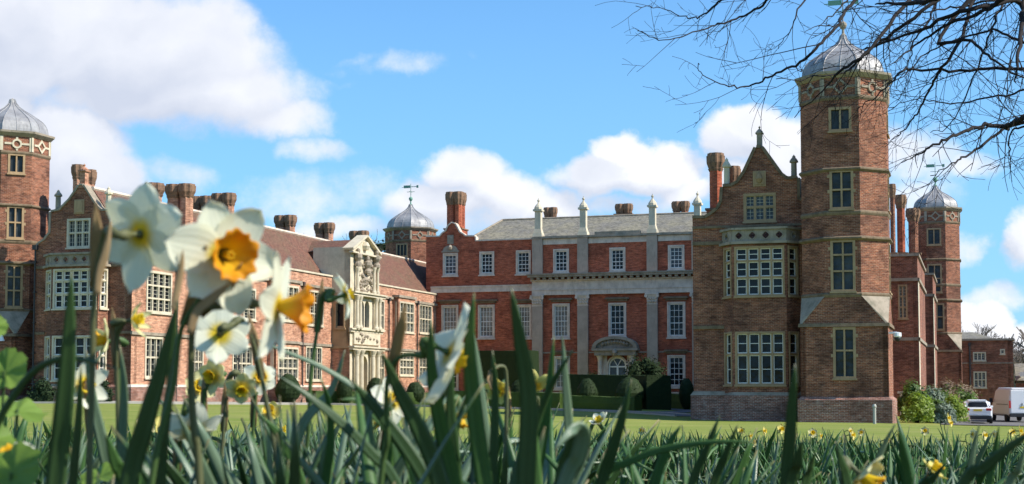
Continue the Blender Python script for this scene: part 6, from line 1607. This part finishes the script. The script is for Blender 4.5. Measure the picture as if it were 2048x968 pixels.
# withered head
pw = [(982, 742), (1000, 732), (1012, 748), (1012, 850), (1005, 985)]
P = px_path(pw, 2.0); e = empty('withered_flower', Vector((P[0].x, P[0].y, zg(P[0].x, P[0].y)))); tag(e, 'brown withered flower head on a bent stem left of the tallest middle leaf', 'daffodil')
mb = MB(); pts = bez([p-Vector(e.location) for p in P], 30); mb.tube(pts, [.0028]*len(pts), 7); mb.build('stem', 'stem_olive', e, smooth=True)
mb = MB(); blade(mb, [pts[-1]-(pts[-2]-pts[-1])*0, pts[-1]+Vector((-.002, 0, -.012)), pts[-1]+Vector((.002, 0, -.03))], .009, Vector((.2, -1, 0)), fold=.5); blade(mb, [pts[-4], pts[-3]+Vector((.003, 0, .004)), pts[-1]+Vector((.0, 0, .002))], .010, Vector((0, -1, .3)), fold=.5); mb.build('seed_head', 'spathe_brown', e, smooth=True)
# mallow-like plants at bottom left
def mallow(label, lst):
    p0 = at(lst[0][0], lst[0][1], lst[0][2]); b_ = Vector((p0.x-.03, p0.y+.02, zg(p0.x, p0.y)))
    e = empty('broad_leaved_plant', b_); tag(e, label, 'plant'); rnd = random.Random(len(label))
    for px, py, Y, rpx, tilt in lst:
        c_ = at(px, py, Y)-b_; r = rpx/F*Y; mb = MB(); n = 36
        M = Matrix.Translation(c_) @ Matrix.Rotation(tilt, 4, 'X') @ Matrix.Rotation(rnd.uniform(-.4, .4), 4, 'Y')
        vs = [(0, 0, -.15*r)]; 
        for k, f in enumerate((.35, .7, 1.0)):
            for i in range(n):
                a = 2*PI*i/n; lob = 1+.03*math.sin(3*a+1)*f+.045*math.sin(17*a+rpx)*f+.04*math.sin(11*a)*f; notch = 1-.35*max(0, math.cos(a+PI/2))**20
                rr = r*f*lob*notch; vs.append((rr*math.cos(a), rr*math.sin(a), .10*r*math.sin(5*a+1)*f-.12*r*(1-f)+.07*r*math.sin(9*a)*f+.05*r*noise.noise(Vector((rr*math.cos(a)*60, rr*math.sin(a)*60, 0)))))
        fs = [(0, 1+i, 1+(i+1) % n) for i in range(n)]
        for k in range(2):
            for i in range(n): j = (i+1) % n; fs.append((1+k*n+i, 1+(k+1)*n+i, 1+(k+1)*n+j, 1+k*n+j))
        mb.M = M; mb.add(vs, fs); mb.build('leaf', 'mallow_green', e, smooth=True)
        s_ = MB(); s_.tube(bez([Vector((0, 0, -.01)), c_*.5+Vector((0, .02, -.02)), c_], 10), .0018, 6); s_.build('stem', 'stem_green', e)
mallow('light green round-leaved plant at the left edge, mid height', [(8, 742, 1.5, 50, 1.15), (35, 818, 1.6, 55, .3), (-14, 652, 1.5, 28, 1.1)])
mallow('light green lobed leaves filling the bottom left corner', [(22, 945, 1.25, 66, 1.0), (-25, 880, 1.3, 50, .9)])
mallow('patch of light green round leaves low beside the dark stems', [(198, 950, 1.6, 40, .5)])

# the bed: clumps of leaves
rnd = random.Random(21)
protos = []
for k in range(8):
    m_ = ('leaf_blade', 'leaf_blade_dark', 'leaf_blade', 'leaf_blade_grey')[k % 4]
    protos.append((rnd_clump(rnd, rnd.randint(9, 13), .20, .35, .6, .0155), m_))
spots = []
y = 2.0
while y < 16.5:
    hw = .375*y+.25; n = max(3, int(hw*2/(.17+.006*y)))
    for k in range(n):
        spots.append((-hw+2*hw*(k+rnd.uniform(.1, .9))/n, y+rnd.uniform(-.12, .12)))
    y += .22+.02*y
def bed_h(x, y):
    u = x/y
    base = 1.10 if u < 0 else lerp(1.06, .95, u/.25)
    return base
spots = [s for s in spots if not (s[0]/s[1] < -.30 and rnd.random() < .2)]
spots.sort(key=lambda q: q[1])
print('clumps', len(spots))
near, far = spots[:170], spots[170:]
src = []
lab = 'clump of narrow blue-green strap leaves in the crowded daffodil bed'
for i, (x, y_) in enumerate(near):
    mbp, m_ = protos[i % 8]
    if i < 8: o = mbp.build('daffodil_plant', m_, smooth=True); src.append(o)
    else: o = src[i % 8].copy(); COL.objects.link(o)
    tag(o, lab, 'daffodil leaves', 'leaf clumps in the daffodil bed')
    o.location = (x, y_, zg(x, y_)); o.rotation_euler = (0, 0, rnd.uniform(0, 6.28)); k = bed_h(x, y_)*rnd.uniform(.68, 1.18); o.scale = (k, k, k*(.9 if y_ < 3 else 1)); o.rotation_euler.x = rnd.gauss(0, .09); o.rotation_euler.y = rnd.gauss(0, .09)
big = MB()
for i, (x, y_) in enumerate(far):
    mbp, m_ = protos[i % 8]; k = bed_h(x, y_)*rnd.uniform(.7, 1.2)
    M = Matrix.Translation((x, y_, zg(x, y_))) @ Matrix.Rotation(rnd.uniform(0, 6.28), 4, 'Z') @ Matrix.Scale(k, 4)
    b0 = len(big.v); big.v += [M @ v for v in mbp.v]; big.f += [tuple(a+b0 for a in f) for f in mbp.f]; big.u += mbp.u
tag(big.build('daffodil_foliage', 'leaf_blade', smooth=True), 'far part of the daffodil bed, dense narrow leaves along the lawn edge', 'daffodil leaves', kind='stuff')
# taller fringe of leaves close to the camera
rnd = random.Random(99)
fr = []
for k in range(26):
    Y = rnd.uniform(1.25, 1.9); px = rnd.uniform(430, 1220); p = at(px, 900, Y); fr.append((p.x, Y, px*.2+900 if px < 1100 else 1200))
for k in range(84):
    Y = rnd.uniform(1.4, 3.2); px = -40+1190*rnd.random() if k < 52 else rnd.uniform(1150, 2080)
    p = at(px, 900, Y); fr.append((p.x, Y, px))
for i, (x, y_, px) in enumerate(sorted(fr, key=lambda q: q[1])):
    hh = (.40 if 520 < px < 1130 else .34) if px < 1150 else .29
    mb = rnd_clump(rnd, rnd.randint(6, 9), hh*.6, hh, .55, .017)
    o = mb.build('daffodil_plant', ('leaf_blade_dark', 'leaf_blade', 'leaf_blade_grey', 'leaf_blade_dark')[i % 4], smooth=True)
    tag(o, 'clump of taller broad strap leaves close in the foreground of the bed', 'daffodil leaves', 'tall foreground leaf clumps'); o.location = (x, y_, zg(x, y_))
# small flowers of the far bed
def small_flower(pet, cupc, seed, facing):
    e = empty('daffodil', (0, 0, 0)); rn = random.Random(seed)
    M = Matrix.Translation((0, 0, .36)) @ Vector(facing).normalized().to_track_quat('Z', 'Y').to_matrix().to_4x4()
    pm = MB()
    for k in range(6):
        q = petal_mesh(.030, .024, .2, .3, seed+k); q.M = M
        R_ = M @ Matrix.Rotation(k*PI/3, 4, 'Z'); b0 = len(pm.v); pm.v += [R_ @ v for v in q.v]; pm.f += [tuple(a+b0 for a in f) for f in q.f]
    # keep the flower centre as the origin so that the centre of the petals is yellow
    o = pm.build('petals', pet, e, origin=(0, 0, .36), smooth=True); o.location = (0, 0, .36)
    c_ = cup_mesh(.006, .012, .018, n=24); c2 = MB(); c2.v = [M @ v for v in c_.v]; c2.f = c_.f; o = c2.build('trumpet', cupc, e, origin=(0, 0, .36), smooth=True); o.location = (0, 0, .36)
    fz = Vector(facing).normalized(); c0 = Vector((0, 0, .36))
    s_ = MB(); s_.tube(bez([c0, c0-fz*.03, c0-fz*.045+Vector((0, 0, -.03)), Vector((0, .0, .15)), Vector((0, 0, -.01))], 12), .003, 6); s_.build('stem', 'stem_green', e, smooth=True)
    return e
kinds = [small_flower('petal_yellow', 'cup_yellow', 1, (.5, -.8, .1)), small_flower('petal_cream', 'cup_yellow', 2, (-.4, -.8, .2)), small_flower('petal_cream', 'cup_yellow', 3, (.9, -.2, 0)), small_flower('petal_white', 'cup_orange', 4, (-.7, -.5, -.1))]
places = []
for px, py, Y in [(1482, 862, 11), (1500, 872, 10), (1527, 862, 9.5), (1507, 885, 10), (1562, 858, 9), (1568, 864, 9.3), (1700, 862, 10), (1704, 870, 9), (1722, 865, 12), (1675, 878, 10), (1850, 862, 10), (1895, 836, 9), (1900, 846, 11), (1945, 868, 8), (1968, 870, 9), (1988, 868, 10), (2024, 864, 10), (2038, 862, 8), (2044, 870, 9), (1775, 880, 9), (1440, 880, 9), (1625, 866, 9), (1640, 872, 11), (730, 870, 7), (560, 858, 5), (600, 880, 6), (290, 850, 4), (330, 850, 3.5), (760, 850, 5), (960, 860, 5), (1285, 862, 10), (1800, 868, 11), (1580, 872, 12), (860, 850, 5)]:
    places.append((px, py, Y, rnd.randrange(4) if px < 900 else rnd.choice((0, 0, 1, 2))))
used = set()
for i, (px, py, Y, kd) in enumerate(places):
    p = at(px, py, Y); g_ = zg(p.x, p.y)
    if kd in used: e = copy_tree(kinds[kd])
    else: e = kinds[kd]; used.add(kd)
    k = (p.z-g_)/.36
    e.location = (p.x, p.y, g_); e.rotation_euler = (0, 0, rnd.uniform(-.7, .7)); e.scale = (1.0, 1.0, 1.0)
    e.location.z = p.z-.36
    e.location.z = p.z-.36
    tag(e, ('small clear yellow daffodil standing among the bed leaves', 'small cream daffodil facing left in the bed', 'small cream daffodil turned sideways in the bed', 'small white orange-cupped daffodil in the bed')[kd], 'daffodil', ('small yellow daffodils in the bed', 'small left-facing cream daffodils in the bed', 'small sideways cream daffodils in the bed', 'small white daffodils in the bed')[kd])
for kd in range(4):
    if kd not in used:
        for ch in list(kinds[kd].children): bpy.data.objects.remove(ch)
        bpy.data.objects.remove(kinds[kd])
